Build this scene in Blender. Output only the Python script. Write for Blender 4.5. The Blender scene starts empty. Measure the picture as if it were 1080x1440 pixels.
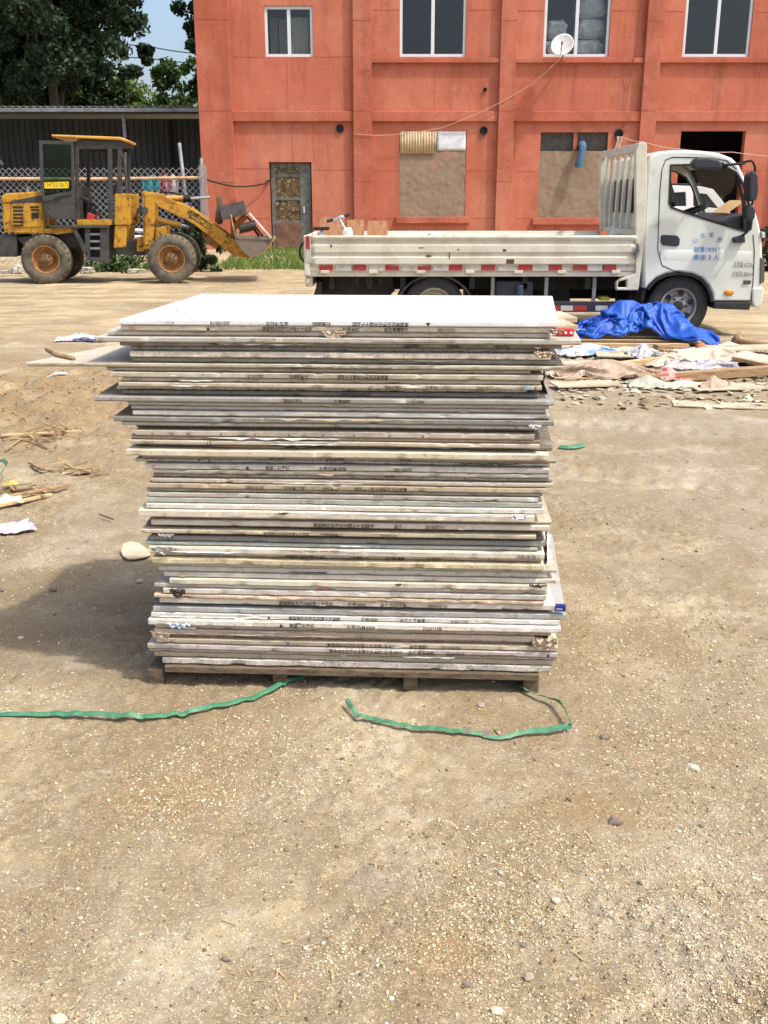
import bpy, bmesh, math, random
import numpy as np
from mathutils import Vector, Matrix, noise as mn

# ------------------------------------------------------------ camera, sky, sun, exposure
SC = bpy.context.scene
COL = SC.collection
FPX, TH, CAMZ = 1400.0, math.atan((720-287)/1400.0), 1.5
cam_d = bpy.data.cameras.new('camera'); cam = bpy.data.objects.new('camera', cam_d); COL.objects.link(cam)
cam.location = (0, 0, CAMZ); cam.rotation_euler = (math.pi/2-TH, 0, 0)
cam_d.sensor_fit = 'VERTICAL'; cam_d.sensor_height = 36; cam_d.lens = FPX/1440*36
cam_d.clip_start = .05; cam_d.clip_end = 2000
SC.camera = cam
SUN = Vector((.60, -.34, 1.16)).normalized()
w = bpy.data.worlds.new('World'); SC.world = w; w.use_nodes = True
nt = w.node_tree; nt.nodes.clear()
sky = nt.nodes.new('ShaderNodeTexSky'); sky.sky_type = 'NISHITA'; sky.sun_disc = False
sky.sun_elevation = math.asin(SUN.z); sky.sun_rotation = math.atan2(SUN.x, SUN.y)
sky.air_density = 1.0; sky.dust_density = 4.5; sky.ozone_density = 1.6
bg = nt.nodes.new('ShaderNodeBackground'); bg.inputs[1].default_value = .15
wo = nt.nodes.new('ShaderNodeOutputWorld')
nt.links.new(sky.outputs[0], bg.inputs[0]); nt.links.new(bg.outputs[0], wo.inputs[0])
sd = bpy.data.lights.new('sun', 'SUN'); sd.energy = 2.05; sd.angle = math.radians(2.2); sd.color = (1, .968, .875)
so = bpy.data.objects.new('sun', sd); COL.objects.link(so); so.rotation_euler = SUN.to_track_quat('Z', 'Y').to_euler()
so.location = (8, -6, 15)
SC.view_settings.view_transform = 'Standard'; SC.view_settings.look = 'None'
SC.view_settings.exposure = 0.74; SC.view_settings.gamma = 1.0
random.seed(7); RNG = np.random.default_rng(7)

# ------------------------------------------------------------ pixel helpers (photo pixels, 1080x1440, to points at a true distance)
CT, ST = math.cos(TH), math.sin(TH)
def ray(px, py):
    x = (px-540)/FPX; y = -(py-720)/FPX
    return Vector((x, CT+y*ST, -ST+y*CT))
def P(px, py, D):
    r = ray(px, py); t = D/r.y; return Vector((r.x*t, D, CAMZ+r.z*t))
def G(px, py, z=0.0):
    r = ray(px, py); t = (z-CAMZ)/r.z; return Vector((r.x*t, r.y*t, z))
def XZ(pts, D): return [(P(x, y, D).x, P(x, y, D).z) for x, y in pts]

# ------------------------------------------------------------ materials
def lin(c):
    c = c/255.0
    return c/12.92 if c <= .04045 else ((c+.055)/1.055)**2.4
def rgb(r, g, b, k=1.0): return (lin(r)*k, lin(g)*k, lin(b)*k, 1)
class NT:
    def __init__(s, name):
        s.m = bpy.data.materials.new(name); s.m.use_nodes = True; s.t = s.m.node_tree
        s.b = s.t.nodes['Principled BSDF']; s.tc = s.t.nodes.new('ShaderNodeTexCoord')
    def n(s, typ, **kw):
        nd = s.t.nodes.new(typ)
        for k, v in kw.items():
            if k[0] == 'i' and k[1:].isdigit(): nd.inputs[int(k[1:])].default_value = v
            else: setattr(nd, k, v)
        return nd
    def l(s, a, b): s.t.links.new(a, b)
    def coord(s, scale=(1, 1, 1), which='Object', loc=(0, 0, 0)):
        mp = s.n('ShaderNodeMapping'); mp.inputs['Scale'].default_value = scale; mp.inputs['Location'].default_value = loc
        s.l(s.tc.outputs[which], mp.inputs[0]); return mp.outputs[0]
    def noise(s, scale, detail=4, rough=.6, vec=None, dist=0):
        nd = s.n('ShaderNodeTexNoise'); nd.inputs['Scale'].default_value = scale; nd.inputs['Detail'].default_value = detail
        nd.inputs['Roughness'].default_value = rough; nd.inputs['Distortion'].default_value = dist
        s.l(vec if vec is not None else s.tc.outputs['Object'], nd.inputs['Vector']); return nd.outputs['Fac']
    def ramp(s, fac, a, b, ca=(0, 0, 0, 1), cb=(1, 1, 1, 1)):
        r = s.n('ShaderNodeValToRGB'); e = r.color_ramp.elements
        e[0].position = a; e[0].color = ca; e[1].position = b; e[1].color = cb
        s.l(fac, r.inputs[0]); return r.outputs[0]
    def mix(s, fac, a, b, mode='MIX'):
        m = s.n('ShaderNodeMix', data_type='RGBA', blend_type=mode)
        for sock, v in ((m.inputs[0], fac), (m.inputs[6], a), (m.inputs[7], b)):
            if hasattr(v, 'links') or hasattr(v, 'is_linked'): s.l(v, sock)
            else: sock.default_value = v
        return m.outputs[2]
    def math(s, op, a, b=0.0):
        m = s.n('ShaderNodeMath', operation=op)
        for i, v in enumerate((a, b)):
            if hasattr(v, 'is_linked'): s.l(v, m.inputs[i])
            else: m.inputs[i].default_value = v
        return m.outputs[0]
    def bump(s, h, strength=.3, dist=.01):
        b = s.n('ShaderNodeBump'); b.inputs['Strength'].default_value = strength; b.inputs['Distance'].default_value = dist
        s.l(h, b.inputs['Height']); s.l(b.outputs[0], s.b.inputs['Normal'])
    def out(s, col, rough=.6, metal=0.0, spec=.4):
        if hasattr(col, 'is_linked'): s.l(col, s.b.inputs['Base Color'])
        else: s.b.inputs['Base Color'].default_value = col
        if hasattr(rough, 'is_linked'): s.l(rough, s.b.inputs['Roughness'])
        else: s.b.inputs['Roughness'].default_value = rough
        s.b.inputs['Metallic'].default_value = metal; s.b.inputs['Specular IOR Level'].default_value = spec
        return s.m
def M(name, c1, c2=None, scale=6, lo=.45, hi=.65, rough=.6, metal=0, spec=.4, bump=0, bscale=40, stretch=(1, 1, 1), c3=None, s3=20, lo3=.6, hi3=.68, bdist=.004, r2=None):
    t = NT(name)
    col = c1
    if c2 is not None:
        f = t.ramp(t.noise(scale, 6, .65, t.coord(stretch)), lo, hi); col = t.mix(f, c1, c2)
        if r2 is not None:
            rr = t.n('ShaderNodeMapRange'); rr.inputs['To Min'].default_value = rough; rr.inputs['To Max'].default_value = r2
            t.l(f, rr.inputs[0]); rough = rr.outputs[0]
    if c3 is not None:
        f3 = t.ramp(t.noise(s3, 5, .7, t.coord(stretch, loc=(3, 7, 1))), lo3, hi3); col = t.mix(f3, col, c3)
    if bump: t.bump(t.noise(bscale, 4, .6), bump, bdist)
    return t.out(col, rough, metal, spec)

# ------------------------------------------------------------ mesh builder
WL = {}
def wloc(o): return WL.get(o.name, Vector((0, 0, 0)))
class MB:
    def __init__(s): s.v = []; s.f = []
    def add(s, verts, faces):
        n = len(s.v); s.v += [tuple(v) for v in verts]; s.f += [tuple(i+n for i in f) for f in faces]; return s
    def box(s, a, b, rot=None, pivot=None):
        x0, y0, z0 = a; x1, y1, z1 = b
        vs = [Vector(p) for p in ((x0,y0,z0),(x1,y0,z0),(x1,y1,z0),(x0,y1,z0),(x0,y0,z1),(x1,y0,z1),(x1,y1,z1),(x0,y1,z1))]
        if rot is not None:
            pv = Vector(pivot) if pivot is not None else (Vector(a)+Vector(b))/2
            vs = [rot @ (v-pv)+pv for v in vs]
        return s.add(vs, [(3,2,1,0),(4,5,6,7),(0,1,5,4),(1,2,6,5),(2,3,7,6),(3,0,4,7)])
    def cbox(s, c, size, rot=None):
        c = Vector(c); h = Vector(size)/2; return s.box(c-h, c+h, rot, c)
    def extr(s, pts, y0, y1):          # (x,z) outline pushed from y0 to y1
        n = len(pts); ar = sum(pts[i][0]*pts[(i+1) % n][1]-pts[(i+1) % n][0]*pts[i][1] for i in range(n))
        if ar < 0: pts = pts[::-1]
        vs = [(x, y0, z) for x, z in pts]+[(x, y1, z) for x, z in pts]
        fs = [tuple(range(n)), tuple(range(2*n-1, n-1, -1))]
        fs += [(i, n+i, n+(i+1) % n, (i+1) % n) for i in range(n)]
        return s.add(vs, fs)
    def plate(s, outer, holes, y0, y1):   # outline with holes, pushed from y0 to y1
        bm = bmesh.new(); edges = []
        for lp in [outer]+holes:
            vs = [bm.verts.new((x, y0, z)) for x, z in lp]
            edges += [bm.edges.new((vs[i], vs[(i+1) % len(vs)])) for i in range(len(vs))]
        r = bmesh.ops.triangle_fill(bm, edges=edges, use_beauty=True, use_dissolve=False)
        fs = [f for f in bm.faces]
        e = bmesh.ops.extrude_face_region(bm, geom=fs)
        for v in e['geom']:
            if isinstance(v, bmesh.types.BMVert): v.co.y = y1
        bmesh.ops.recalc_face_normals(bm, faces=bm.faces[:])
        bm.verts.index_update()
        s.add([v.co.copy() for v in bm.verts], [tuple(v.index for v in f.verts) for f in bm.faces]); bm.free(); return s
    def tube(s, pts, r, n=8, close=False):
        pts = [Vector(p) for p in pts]; rs = r if isinstance(r, (list, tuple)) else [r]*len(pts)
        vs = []; fs = []; up = None
        for i, p in enumerate(pts):
            d = (pts[min(i+1, len(pts)-1)]-pts[max(i-1, 0)])
            if d.length < 1e-9: d = Vector((0, 0, 1))
            d.normalize()
            if up is None: up = d.orthogonal().normalized()
            up = (up-d*up.dot(d))
            if up.length < 1e-6: up = d.orthogonal()
            up.normalize(); sd_ = d.cross(up)
            for k in range(n):
                a = 2*math.pi*k/n; vs.append(p+(up*math.cos(a)+sd_*math.sin(a))*rs[i])
        for i in range(len(pts)-1):
            for k in range(n):
                fs.append((i*n+k, i*n+(k+1) % n, (i+1)*n+(k+1) % n, (i+1)*n+k))
        fs.append(tuple(range(n-1, -1, -1))); m = (len(pts)-1)*n; fs.append(tuple(range(m, m+n)))
        return s.add(vs, fs)
    def lathe(s, prof, c, n=32, axis='Y', caps=(True, True)):   # prof: (radius, offset along axis)
        c = Vector(c); vs = []; fs = []
        for r, o in prof:
            for k in range(n):
                a = 2*math.pi*k/n; ca, sa = math.cos(a)*r, math.sin(a)*r
                v = {'Y': (ca, o, sa), 'Z': (ca, sa, o), 'X': (o, ca, sa)}[axis]
                vs.append(c+Vector(v))
        for i in range(len(prof)-1):
            for k in range(n):
                fs.append((i*n+k, i*n+(k+1) % n, (i+1)*n+(k+1) % n, (i+1)*n+k))
        m = (len(prof)-1)*n
        if caps[0]: fs.append(tuple(range(n))[::-1])
        if caps[1]: fs.append(tuple(range(m, m+n)))
        return s.add(vs, fs)
    def grid(s, nu, nv, fn):
        vs = [fn(i/(nu-1), j/(nv-1)) for j in range(nv) for i in range(nu)]
        return s.add(vs, [(j*nu+i, j*nu+i+1, (j+1)*nu+i+1, (j+1)*nu+i) for j in range(nv-1) for i in range(nu-1)])
    def build(s, name, mat, parent=None, origin=None, smooth=False, bevel=0, solid=0, seg=2, recalc=True):
        me = bpy.data.meshes.new(name)
        o = bpy.data.objects.new(name, me); COL.objects.link(o)
        if parent is not None:
            o.parent = parent; base = wloc(parent); WL[o.name] = base
        else:
            if origin is None:
                xs = [v[0] for v in s.v]; ys = [v[1] for v in s.v]; zs = [v[2] for v in s.v]
                origin = ((min(xs)+max(xs))/2, (min(ys)+max(ys))/2, min(zs))
            base = Vector(origin); o.location = base; WL[o.name] = base
        me.from_pydata([(v[0]-base[0], v[1]-base[1], v[2]-base[2]) for v in s.v], [], s.f)
        if recalc:
            bm = bmesh.new(); bm.from_mesh(me); bmesh.ops.recalc_face_normals(bm, faces=bm.faces[:]); bm.to_mesh(me); bm.free()
        me.materials.append(mat)
        if smooth:
            me.polygons.foreach_set('use_smooth', [True]*len(me.polygons))
            if smooth != 'all': me.set_sharp_from_angle(angle=math.radians(40))
        if bevel:
            b = o.modifiers.new('bevel', 'BEVEL'); b.width = bevel; b.segments = seg; b.limit_method = 'ANGLE'; b.angle_limit = math.radians(35)
        if solid:
            q = o.modifiers.new('solid', 'SOLIDIFY'); q.thickness = solid; q.offset = 0
        return o
def tag(o, label=None, cat=None, group=None, kind=None):
    if label: o['label'] = label
    if cat: o['category'] = cat
    if group: o['group'] = group
    if kind: o['kind'] = kind
    return o
def thing(name, label, cat, loc=(0, 0, 0), group=None):
    o = bpy.data.objects.new(name, None); COL.objects.link(o); o.location = loc; WL[o.name] = Vector(loc)
    o.empty_display_size = .1
    return tag(o, label, cat, group, 'thing')
def text(body, name, size, mat, parent, at, xd, up, align='CENTER', sx=1.0, label=None, bold=0.0):
    cu = bpy.data.curves.new('t', 'FONT'); cu.body = body; cu.size = size; cu.align_x = align; cu.align_y = 'CENTER'; cu.offset = bold*size
    to = bpy.data.objects.new('t', cu); COL.objects.link(to)
    bpy.context.view_layer.update()
    me = bpy.data.meshes.new_from_object(to.evaluated_get(bpy.context.evaluated_depsgraph_get()))
    bpy.data.objects.remove(to); bpy.data.curves.remove(cu)
    xd = Vector(xd).normalized(); up = Vector(up).normalized(); base = wloc(parent); at = Vector(at)
    for v in me.vertices: v.co = at+xd*(v.co.x*sx)+up*v.co.y-base
    me.name = name; me.materials.clear(); me.materials.append(mat)
    o = bpy.data.objects.new(name, me); COL.objects.link(o); o.parent = parent; WL[o.name] = base
    if label: o['label'] = label
    return o

# ------------------------------------------------------------ draped cloth and crumpled paper (small position-based solver)
def drape(X0, Y0, W, D, hfun, seed, iters=160, amp=.05, bend=.25, pin=True, grav=.0009):
    nv, nu = X0.shape; r = np.random.default_rng(seed); lx_, ly_ = W/(nu-1), D/(nv-1); ld_ = math.hypot(lx_, ly_)
    s = np.linspace(0, 1, nu)[None]+0*X0; t = np.linspace(0, 1, nv)[:, None]+0*X0
    P_ = np.stack([X0, Y0, hfun(X0, Y0)+.01+amp*fbm(s*6+seed, t*6, 4, seed)], -1); Q = P_.copy(); E_ = P_[..., :2].copy()
    def con(a, b, L, k):
        d = b-a; ln_ = np.linalg.norm(d, axis=-1, keepdims=True)+1e-9; c = d*((ln_-L)/ln_*.5*k); a += c; b -= c
    for it in range(iters):
        V = (P_-Q)*.93; V[..., 2] -= grav; Q = P_.copy(); P_ = P_+V
        for rep in range(3):
            for o in (0, 1):
                n = (nu-o)//2*2; con(P_[:, o:o+n:2], P_[:, o+1:o+n:2], lx_, 1.0)
                n = (nv-o)//2*2; con(P_[o:o+n:2], P_[o+1:o+n:2], ly_, 1.0)
            for o in (0, 1):
                n = (nv-1-o)//2*2+ (2 if (nv-1-o) % 2 else 0); rows = np.arange(o, nv-1, 2)
                A = P_[rows][:, :-1]; B = P_[rows+1][:, 1:]; con(A, B, ld_, .5); P_[rows, :-1] = A; P_[rows+1, 1:] = B
                A = P_[rows][:, 1:]; B = P_[rows+1][:, :-1]; con(A, B, ld_, .5); P_[rows, 1:] = A; P_[rows+1, :-1] = B
            for o in range(4):
                i_ = np.arange(o, nu-2, 4)
                if len(i_): A = P_[:, i_]; B = P_[:, i_+2]; con(A, B, 2*lx_, bend); P_[:, i_] = A; P_[:, i_+2] = B
                i_ = np.arange(o, nv-2, 4)
                if len(i_): A = P_[i_]; B = P_[i_+2]; con(A, B, 2*ly_, bend); P_[i_] = A; P_[i_+2] = B
        if pin:
            for sl in ((0, slice(None)), (-1, slice(None)), (slice(None), 0), (slice(None), -1)): P_[sl][..., :2] = E_[sl]; Q[sl][..., :2] = E_[sl]
        h_ = hfun(P_[..., 0], P_[..., 1])+.004; hit = P_[..., 2] < h_
        P_[..., 2] = np.where(hit, h_, P_[..., 2]); P_[..., 0] = np.where(hit, .25*P_[..., 0]+.75*Q[..., 0], P_[..., 0]); P_[..., 1] = np.where(hit, .25*P_[..., 1]+.75*Q[..., 1], P_[..., 1])
    return P_
# ------------------------------------------------------------ numpy noise
def vnoise(x, y, seed=0):
    xi = np.floor(x).astype(np.int64); yi = np.floor(y).astype(np.int64); xf = x-xi; yf = y-yi
    def h(a, b):
        n = (a*374761393+b*668265263+seed*1442695041) & 0x7fffffff
        n = ((n ^ (n >> 13))*1274126177) & 0x7fffffff
        return ((n ^ (n >> 16)) & 0xffff)/65535.0
    u = xf*xf*(3-2*xf); v = yf*yf*(3-2*yf)
    return (h(xi, yi)*(1-u)+h(xi+1, yi)*u)*(1-v)+(h(xi, yi+1)*(1-u)+h(xi+1, yi+1)*u)*v
def fbm(x, y, oct=4, seed=0, gain=.5):
    a = 1; t = 0; s = 0
    for o in range(oct):
        t = t+a*vnoise(x*2**o+o*17.3, y*2**o-o*9.1, seed+o); s += a; a *= gain
    return t/s
def sstep(a, b, x):
    t = np.clip((x-a)/(b-a), 0, 1); return t*t*(3-2*t)
def ground_h(x, y):
    x = np.asarray(x, float); y = np.asarray(y, float)
    z = (fbm(x*1.6, y*1.6, 3, 3)-.5)*.03*sstep(2.0, 4.0, np.hypot(x*1.2, y-3.2)) + (fbm(x*14, y*14, 3, 5)-.5)*.012 + (fbm(x*60, y*60, 2, 9)-.5)*.006
    rough = np.exp(-(((x+3.0)/1.7)**2+((y-7.6)/1.7)**2))
    z = z+rough*(.05+.16*(np.abs(fbm(x*3.2, y*3.2, 4, 21)-.5)*2)) + rough*.05*(fbm(x*13, y*13, 3, 8)-.5)
    deb = np.exp(-(((x-3.0)/1.6)**4+((y-9.3)/1.4)**4)); z = z+deb*(.02+.05*fbm(x*3, y*3, 3, 31))
    z = z+.012*np.sin((y+.08*x)*5.2+2*fbm(x*.5, y*.5, 2, 40))*sstep(10, 12, y)*(1-sstep(22, 24, y))
    z = z+sstep(.44, .56, fbm(x*1.7+2, y*1.7+6, 3, 77))*((fbm(x*34, y*34, 3, 78)-.5)*.022)*(1-sstep(6, 9, y))
    for nx_, ny_, c_, wd, dp in ((.85, -.53, -.32, .09, .016), (.85, -.53, .98, .09, .014), (.35, .94, 5.6, .12, .02), (.35, .94, 7.0, .12, .02)):
        d_ = x*nx_+y*ny_-c_+.10*np.sin(x*.9+y*.5); t_ = x*ny_-y*nx_; far_ = sstep(3.6, 4.6, y) if ny_ > 0 else sstep(.9, 1.3, x)
        z = z+far_*(-dp*np.exp(-(d_/wd)**2)*(1+.35*np.sin(t_*46))+dp*.5*np.exp(-((np.abs(d_)-2.1*wd)/(wd*.6))**2))
    z = z+.28*sstep(24.6, 28.4, y)
    z = z+.05*(fbm(x*2.2, y*2.2, 3, 50)-.5)*sstep(22, 24.5, y)
    return z
def gz(x, y): return float(ground_h(np.array([x]), np.array([y]))[0])
# ------------------------------------------------------------ ground
def ground_material():
    t = NT('sandy_earth'); sep = t.n('ShaderNodeSeparateXYZ'); t.l(t.tc.outputs['Object'], sep.inputs[0])
    X, Y = sep.outputs[0], sep.outputs[1]
    big = t.noise(.55, 5, .6); mid = t.noise(2.2, 6, .7, t.coord(loc=(5, 2, 0))); sm = t.noise(9, 6, .75, t.coord(loc=(1, 8, 0)), .4)
    fine = t.noise(46, 5, .8); grit = t.noise(150, 3, .8)
    tan = rgb(224, 207, 164); pale = rgb(248, 240, 216); orange = rgb(220, 180, 124); grey = rgb(234, 226, 208); brown = rgb(188, 164, 124)
    c = t.mix(t.ramp(sm, .46, .60), tan, pale)
    c = t.mix(t.math('MULTIPLY', t.math('MULTIPLY', t.ramp(mid, .50, .60), t.ramp(sm, .66, .5)), .8), c, orange)
    crust = t.noise(44, 5, .8, t.coord((1, 1.5, 1), loc=(3, 1, 0)), 1.2); reg = t.ramp(t.noise(1.7, 5, .75, t.coord(loc=(2, 6, 0))), .36, .54, (.06, .06, .06, 1))
    c = t.mix(t.math('MULTIPLY', t.math('MULTIPLY', t.ramp(crust, .50, .56), reg), .85), c, rgb(252, 246, 226))
    c = t.mix(t.math('MULTIPLY', t.math('MULTIPLY', t.ramp(crust, .465, .41), reg), .75), c, rgb(180, 158, 122))  # dark flecks paint tiny shadows between the crust flakes
    c = t.mix(t.math('MULTIPLY', t.ramp(t.noise(1.3, 6, .7, t.coord(loc=(9, 9, 0)), .6), .5, .66), .75), c, pale)
    # grey gravelly band on the right, brown disturbed sand on the left, pale dust around the debris
    rm = t.math('ADD', t.math('MULTIPLY', X, .30), t.math('MULTIPLY', t.math('SUBTRACT', big, .5), 1.6))
    rmask = t.math('MULTIPLY', t.ramp(rm, .12, .55), t.ramp(t.noise(4.5, 5, .75), .42, .6))
    c = t.mix(t.math('MULTIPLY', rmask, .75), c, grey)
    lm = t.n('ShaderNodeMapping'); lm.vector_type = 'POINT'; lm.inputs['Location'].default_value = (3.0/1.9, -7.7/2.1, 0); lm.inputs['Scale'].default_value = (1/1.9, 1/2.1, 0)
    t.l(t.tc.outputs['Object'], lm.inputs[0]); ln = t.n('ShaderNodeVectorMath', operation='LENGTH'); t.l(lm.outputs[0], ln.inputs[0])
    lmask = t.math('MULTIPLY', t.ramp(t.math('ADD', ln.outputs[1], t.math('SUBTRACT', mid, .5)), .55, 1.1, (1, 1, 1, 1), (0, 0, 0, 1)), t.ramp(t.noise(6, 5, .7), .35, .6))
    c = t.mix(t.math('MULTIPLY', lmask, .8), c, rgb(200, 158, 106))
    def spot(cx, cy, rx, ry, col, amt, ns=5):
        nonlocal c
        m_ = t.n('ShaderNodeMapping'); m_.inputs['Scale'].default_value = (1/rx, 1/ry, 0); m_.inputs['Location'].default_value = (-cx/rx, -cy/ry, 0)
        t.l(t.tc.outputs['Object'], m_.inputs[0]); q = t.n('ShaderNodeVectorMath', operation='LENGTH'); t.l(m_.outputs[0], q.inputs[0])
        f = t.ramp(t.math('ADD', q.outputs[1], t.math('MULTIPLY', t.math('SUBTRACT', t.noise(ns, 6, .75), .5), 1.6)), .5, 1.05, (1, 1, 1, 1), (0, 0, 0, 1))
        c = t.mix(t.math('MULTIPLY', f, amt), c, col)
    spot(.72, 1.60, .15, .10, rgb(128, 104, 76), .75, 9)
    spot(1.35, 2.6, .40, .55, rgb(206, 194, 170), .75, 6)
    spot(.55, 2.25, .22, .10, rgb(222, 182, 132), .6, 8); spot(.12, 1.72, .12, .10, rgb(222, 178, 126), .7, 9); spot(-.55, 2.3, .2, .16, rgb(228, 190, 138), .6, 8); spot(.02, 1.95, .12, .09, rgb(212, 204, 190), .8, 9); spot(.62, 1.75, .2, .18, rgb(250, 243, 226), .8, 9); spot(.7, 2.9, .3, .14, rgb(206, 190, 162), .55, 8)
    spot(1.95, 3.6, .5, .5, rgb(196, 176, 146), .6, 6)
    spot(2.2, 6.9, 1.4, .5, rgb(250, 242, 224), .85, 4)
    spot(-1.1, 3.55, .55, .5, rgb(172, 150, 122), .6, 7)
    spot(-1.4, 4.8, .35, .7, rgb(232, 222, 198), .6, 5); spot(1.7, 5.2, .8, .8, rgb(244, 234, 210), .6, 3); spot(2.2, 4.2, .7, .5, rgb(236, 226, 204), .6, 4)
    c = t.mix(t.math('MULTIPLY', t.ramp(fine, .52, .72), .38), c, rgb(246, 236, 214))
    c = t.mix(t.math('MULTIPLY', t.math('ADD', t.math('MULTIPLY', t.ramp(fine, .42, .33), .5), 0), t.math('ADD', t.math('MULTIPLY', reg, .75), .25)), c, brown)  # dark side of the fine speckle, deepened to imitate micro-shadows
    c = t.mix(t.math('MULTIPLY', t.ramp(grit, .60, .70), .55), c, rgb(250, 242, 224))
    c = t.mix(t.math('MULTIPLY', t.ramp(grit, .375, .31), .65), c, rgb(126, 106, 80))  # darkest grit specks, also deepened as painted micro-shadow
    # wheel tracks in the far yard
    wv = t.noise(1.0, 6, .75, t.coord((.45, 1.5, 1)), .8)
    far = t.ramp(t.math('MULTIPLY', Y, .05), .5, .62)
    c = t.mix(t.math('MULTIPLY', t.math('MULTIPLY', t.ramp(wv, .48, .7), far), .5), c, rgb(244, 226, 188))
    c = t.mix(t.math('MULTIPLY', t.math('MULTIPLY', t.ramp(wv, .46, .32), far), .25), c, rgb(200, 172, 128))
    h = t.math('ADD', t.math('MULTIPLY', fine, .6), t.math('ADD', t.math('MULTIPLY', grit, .25), t.math('MULTIPLY', sm, 1.0)))
    h = t.math('ADD', h, t.math('MULTIPLY', t.math('MULTIPLY', t.ramp(crust, .44, .56), reg), .8)); t.bump(h, .6, .012)
    return t.out(c, .95, 0, .15)
M_GROUND = ground_material()
def axis(lo, hi, f0, f1, step, grow):
    a = list(np.arange(f0, f1, step)); s = step; x = f1
    while x < hi: a.append(x); s *= grow; x += s
    a.append(hi); s = step; x = f0-step; b = []
    while x > lo: b.append(x); s *= grow; x -= s
    b.append(lo); return np.array(b[::-1]+a)
gx = axis(-180, 180, -1.9, 1.7, .010, 1.02); gy = axis(-60, 900, 1.35, 4.6, .010, 1.0085)
GX, GY = np.meshgrid(gx, gy); GZ = ground_h(GX, GY)
nx, ny = len(gx), len(gy)
co = np.stack([GX, GY, GZ], -1).reshape(-1, 3)
idx = np.arange(nx*ny).reshape(ny, nx)
fc = np.stack([idx[:-1, :-1], idx[:-1, 1:], idx[1:, 1:], idx[1:, :-1]], -1).reshape(-1, 4)
def npmesh(name, co, fc, mat, smooth=False):
    me = bpy.data.meshes.new(name); k = fc.shape[1]
    me.vertices.add(len(co)); me.vertices.foreach_set('co', co.astype(np.float32).ravel())
    me.loops.add(fc.size); me.loops.foreach_set('vertex_index', fc.astype(np.int32).ravel())
    me.polygons.add(len(fc)); me.polygons.foreach_set('loop_start', np.arange(0, fc.size, k, dtype=np.int32))
    if smooth: me.polygons.foreach_set('use_smooth', np.ones(len(fc), dtype=bool))
    me.update(calc_edges=True); me.materials.append(mat)
    o = bpy.data.objects.new(name, me); COL.objects.link(o); WL[o.name] = Vector((0, 0, 0)); return o
tag(npmesh('ground', co, fc, M_GROUND, True), kind='structure')

# gravel, chips: too many to count
ICO_V = None
def ico():
    bm = bmesh.new(); bmesh.ops.create_icosphere(bm, subdivisions=1, radius=1)
    v = np.array([x.co[:] for x in bm.verts]); f = np.array([[q.index for q in x.verts] for x in bm.faces]); bm.free(); return v, f
IV, IF = ico()
def pebbles(name, xs, ys, rs, mat, seed):
    r = np.random.default_rng(seed); n = len(xs)
    v = np.repeat(IV[None], n, 0)*(1+r.uniform(-.5, .4, (n, len(IV), 1)))
    sc = rs[:, None]*r.uniform(.6, 1.3, (n, 3)); sc[:, 2] *= .55
    a = r.uniform(0, 6.28, n); c_, s_ = np.cos(a), np.sin(a)
    v = v*sc[:, None, :]
    vx = v[:, :, 0]*c_[:, None]-v[:, :, 1]*s_[:, None]; vy = v[:, :, 0]*s_[:, None]+v[:, :, 1]*c_[:, None]
    z = ground_h(xs, ys)
    v = np.stack([vx+xs[:, None], vy+ys[:, None], v[:, :, 2]+z[:, None]+(sc[:, 2]*.25)[:, None]], -1)
    f = (IF[None]+(np.arange(n)*len(IV))[:, None, None]).reshape(-1, 3)
    return npmesh(name, v.reshape(-1, 3), f, mat)
tg = NT('gravel_stone'); gi = tg.n('ShaderNodeNewGeometry')
rr = tg.n('ShaderNodeValToRGB'); e = rr.color_ramp.elements
e[0].color = rgb(96, 82, 66); e[1].color = rgb(206, 190, 158)
for p_, c_ in ((.25, rgb(134, 114, 88)), (.45, rgb(196, 174, 136)), (.75, rgb(178, 160, 130))):
    q_ = rr.color_ramp.elements.new(p_); q_.color = c_
tg.l(gi.outputs['Random Per Island'], rr.inputs[0]); M_GRAVEL = tg.out(rr.outputs[0], .9, 0, .2)
n = 32000
u = RNG.uniform(0, 1, n); py = 600+840*u**.7; px = RNG.uniform(-60, 1140, n)
rz = -ST+(-(py-720)/FPX)*CT; ry = CT+(-(py-720)/FPX)*ST; tt = -CAMZ/rz; xs = (px-540)/FPX*tt; ys = ry*tt
dens = .25+.9*sstep(.3, .9, .28*xs+fbm(xs*2.0, ys*2.0, 3, 61))+.6*sstep(.5, .68, fbm(xs*3+9, ys*3, 3, 62))
keep = RNG.uniform(0, 1.3, n) < dens; xs, ys = xs[keep], ys[keep]
rs = np.minimum(.0011+RNG.exponential(.00075, len(xs))*(.6+ys/3.4), .010)
tag(pebbles('gravel', xs, ys, rs, M_GRAVEL, 5), kind='stuff')
# rougher clods on the churned sand to the left
n = 5000
xs = RNG.normal(-3.0, .95, n); ys = RNG.normal(7.6, 1.0, n)
M_CLOD = M('sand_clod', rgb(176, 148, 108), rgb(146, 120, 84), 3, rough=.95, spec=.1)
tag(pebbles('sand_clods', xs, ys, np.minimum(.003+RNG.exponential(.0035, n), .02), M_CLOD, 6), kind='stuff')
def chips(name, xs, ys, L, W, mat, seed):
    r = np.random.default_rng(seed); m = MB()
    for x, y, l in zip(xs, ys, L):
        a = r.uniform(0, 3.14); z = gz(x, y); t_ = W*r.uniform(.5, 1.2)
        m.cbox((x, y, z+t_*.3), (l, t_, t_*.5), Matrix.Rotation(a, 3, 'Z') @ Matrix.Rotation(r.uniform(-.15, .15), 3, 'Y'))
    return m.build(name, mat, origin=(0, 0, 0))
M_STRAW = M('straw_chip', rgb(186, 162, 122), rgb(140, 116, 84), 20, rough=.9, spec=.1)
cx, cy = [], []
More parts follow.
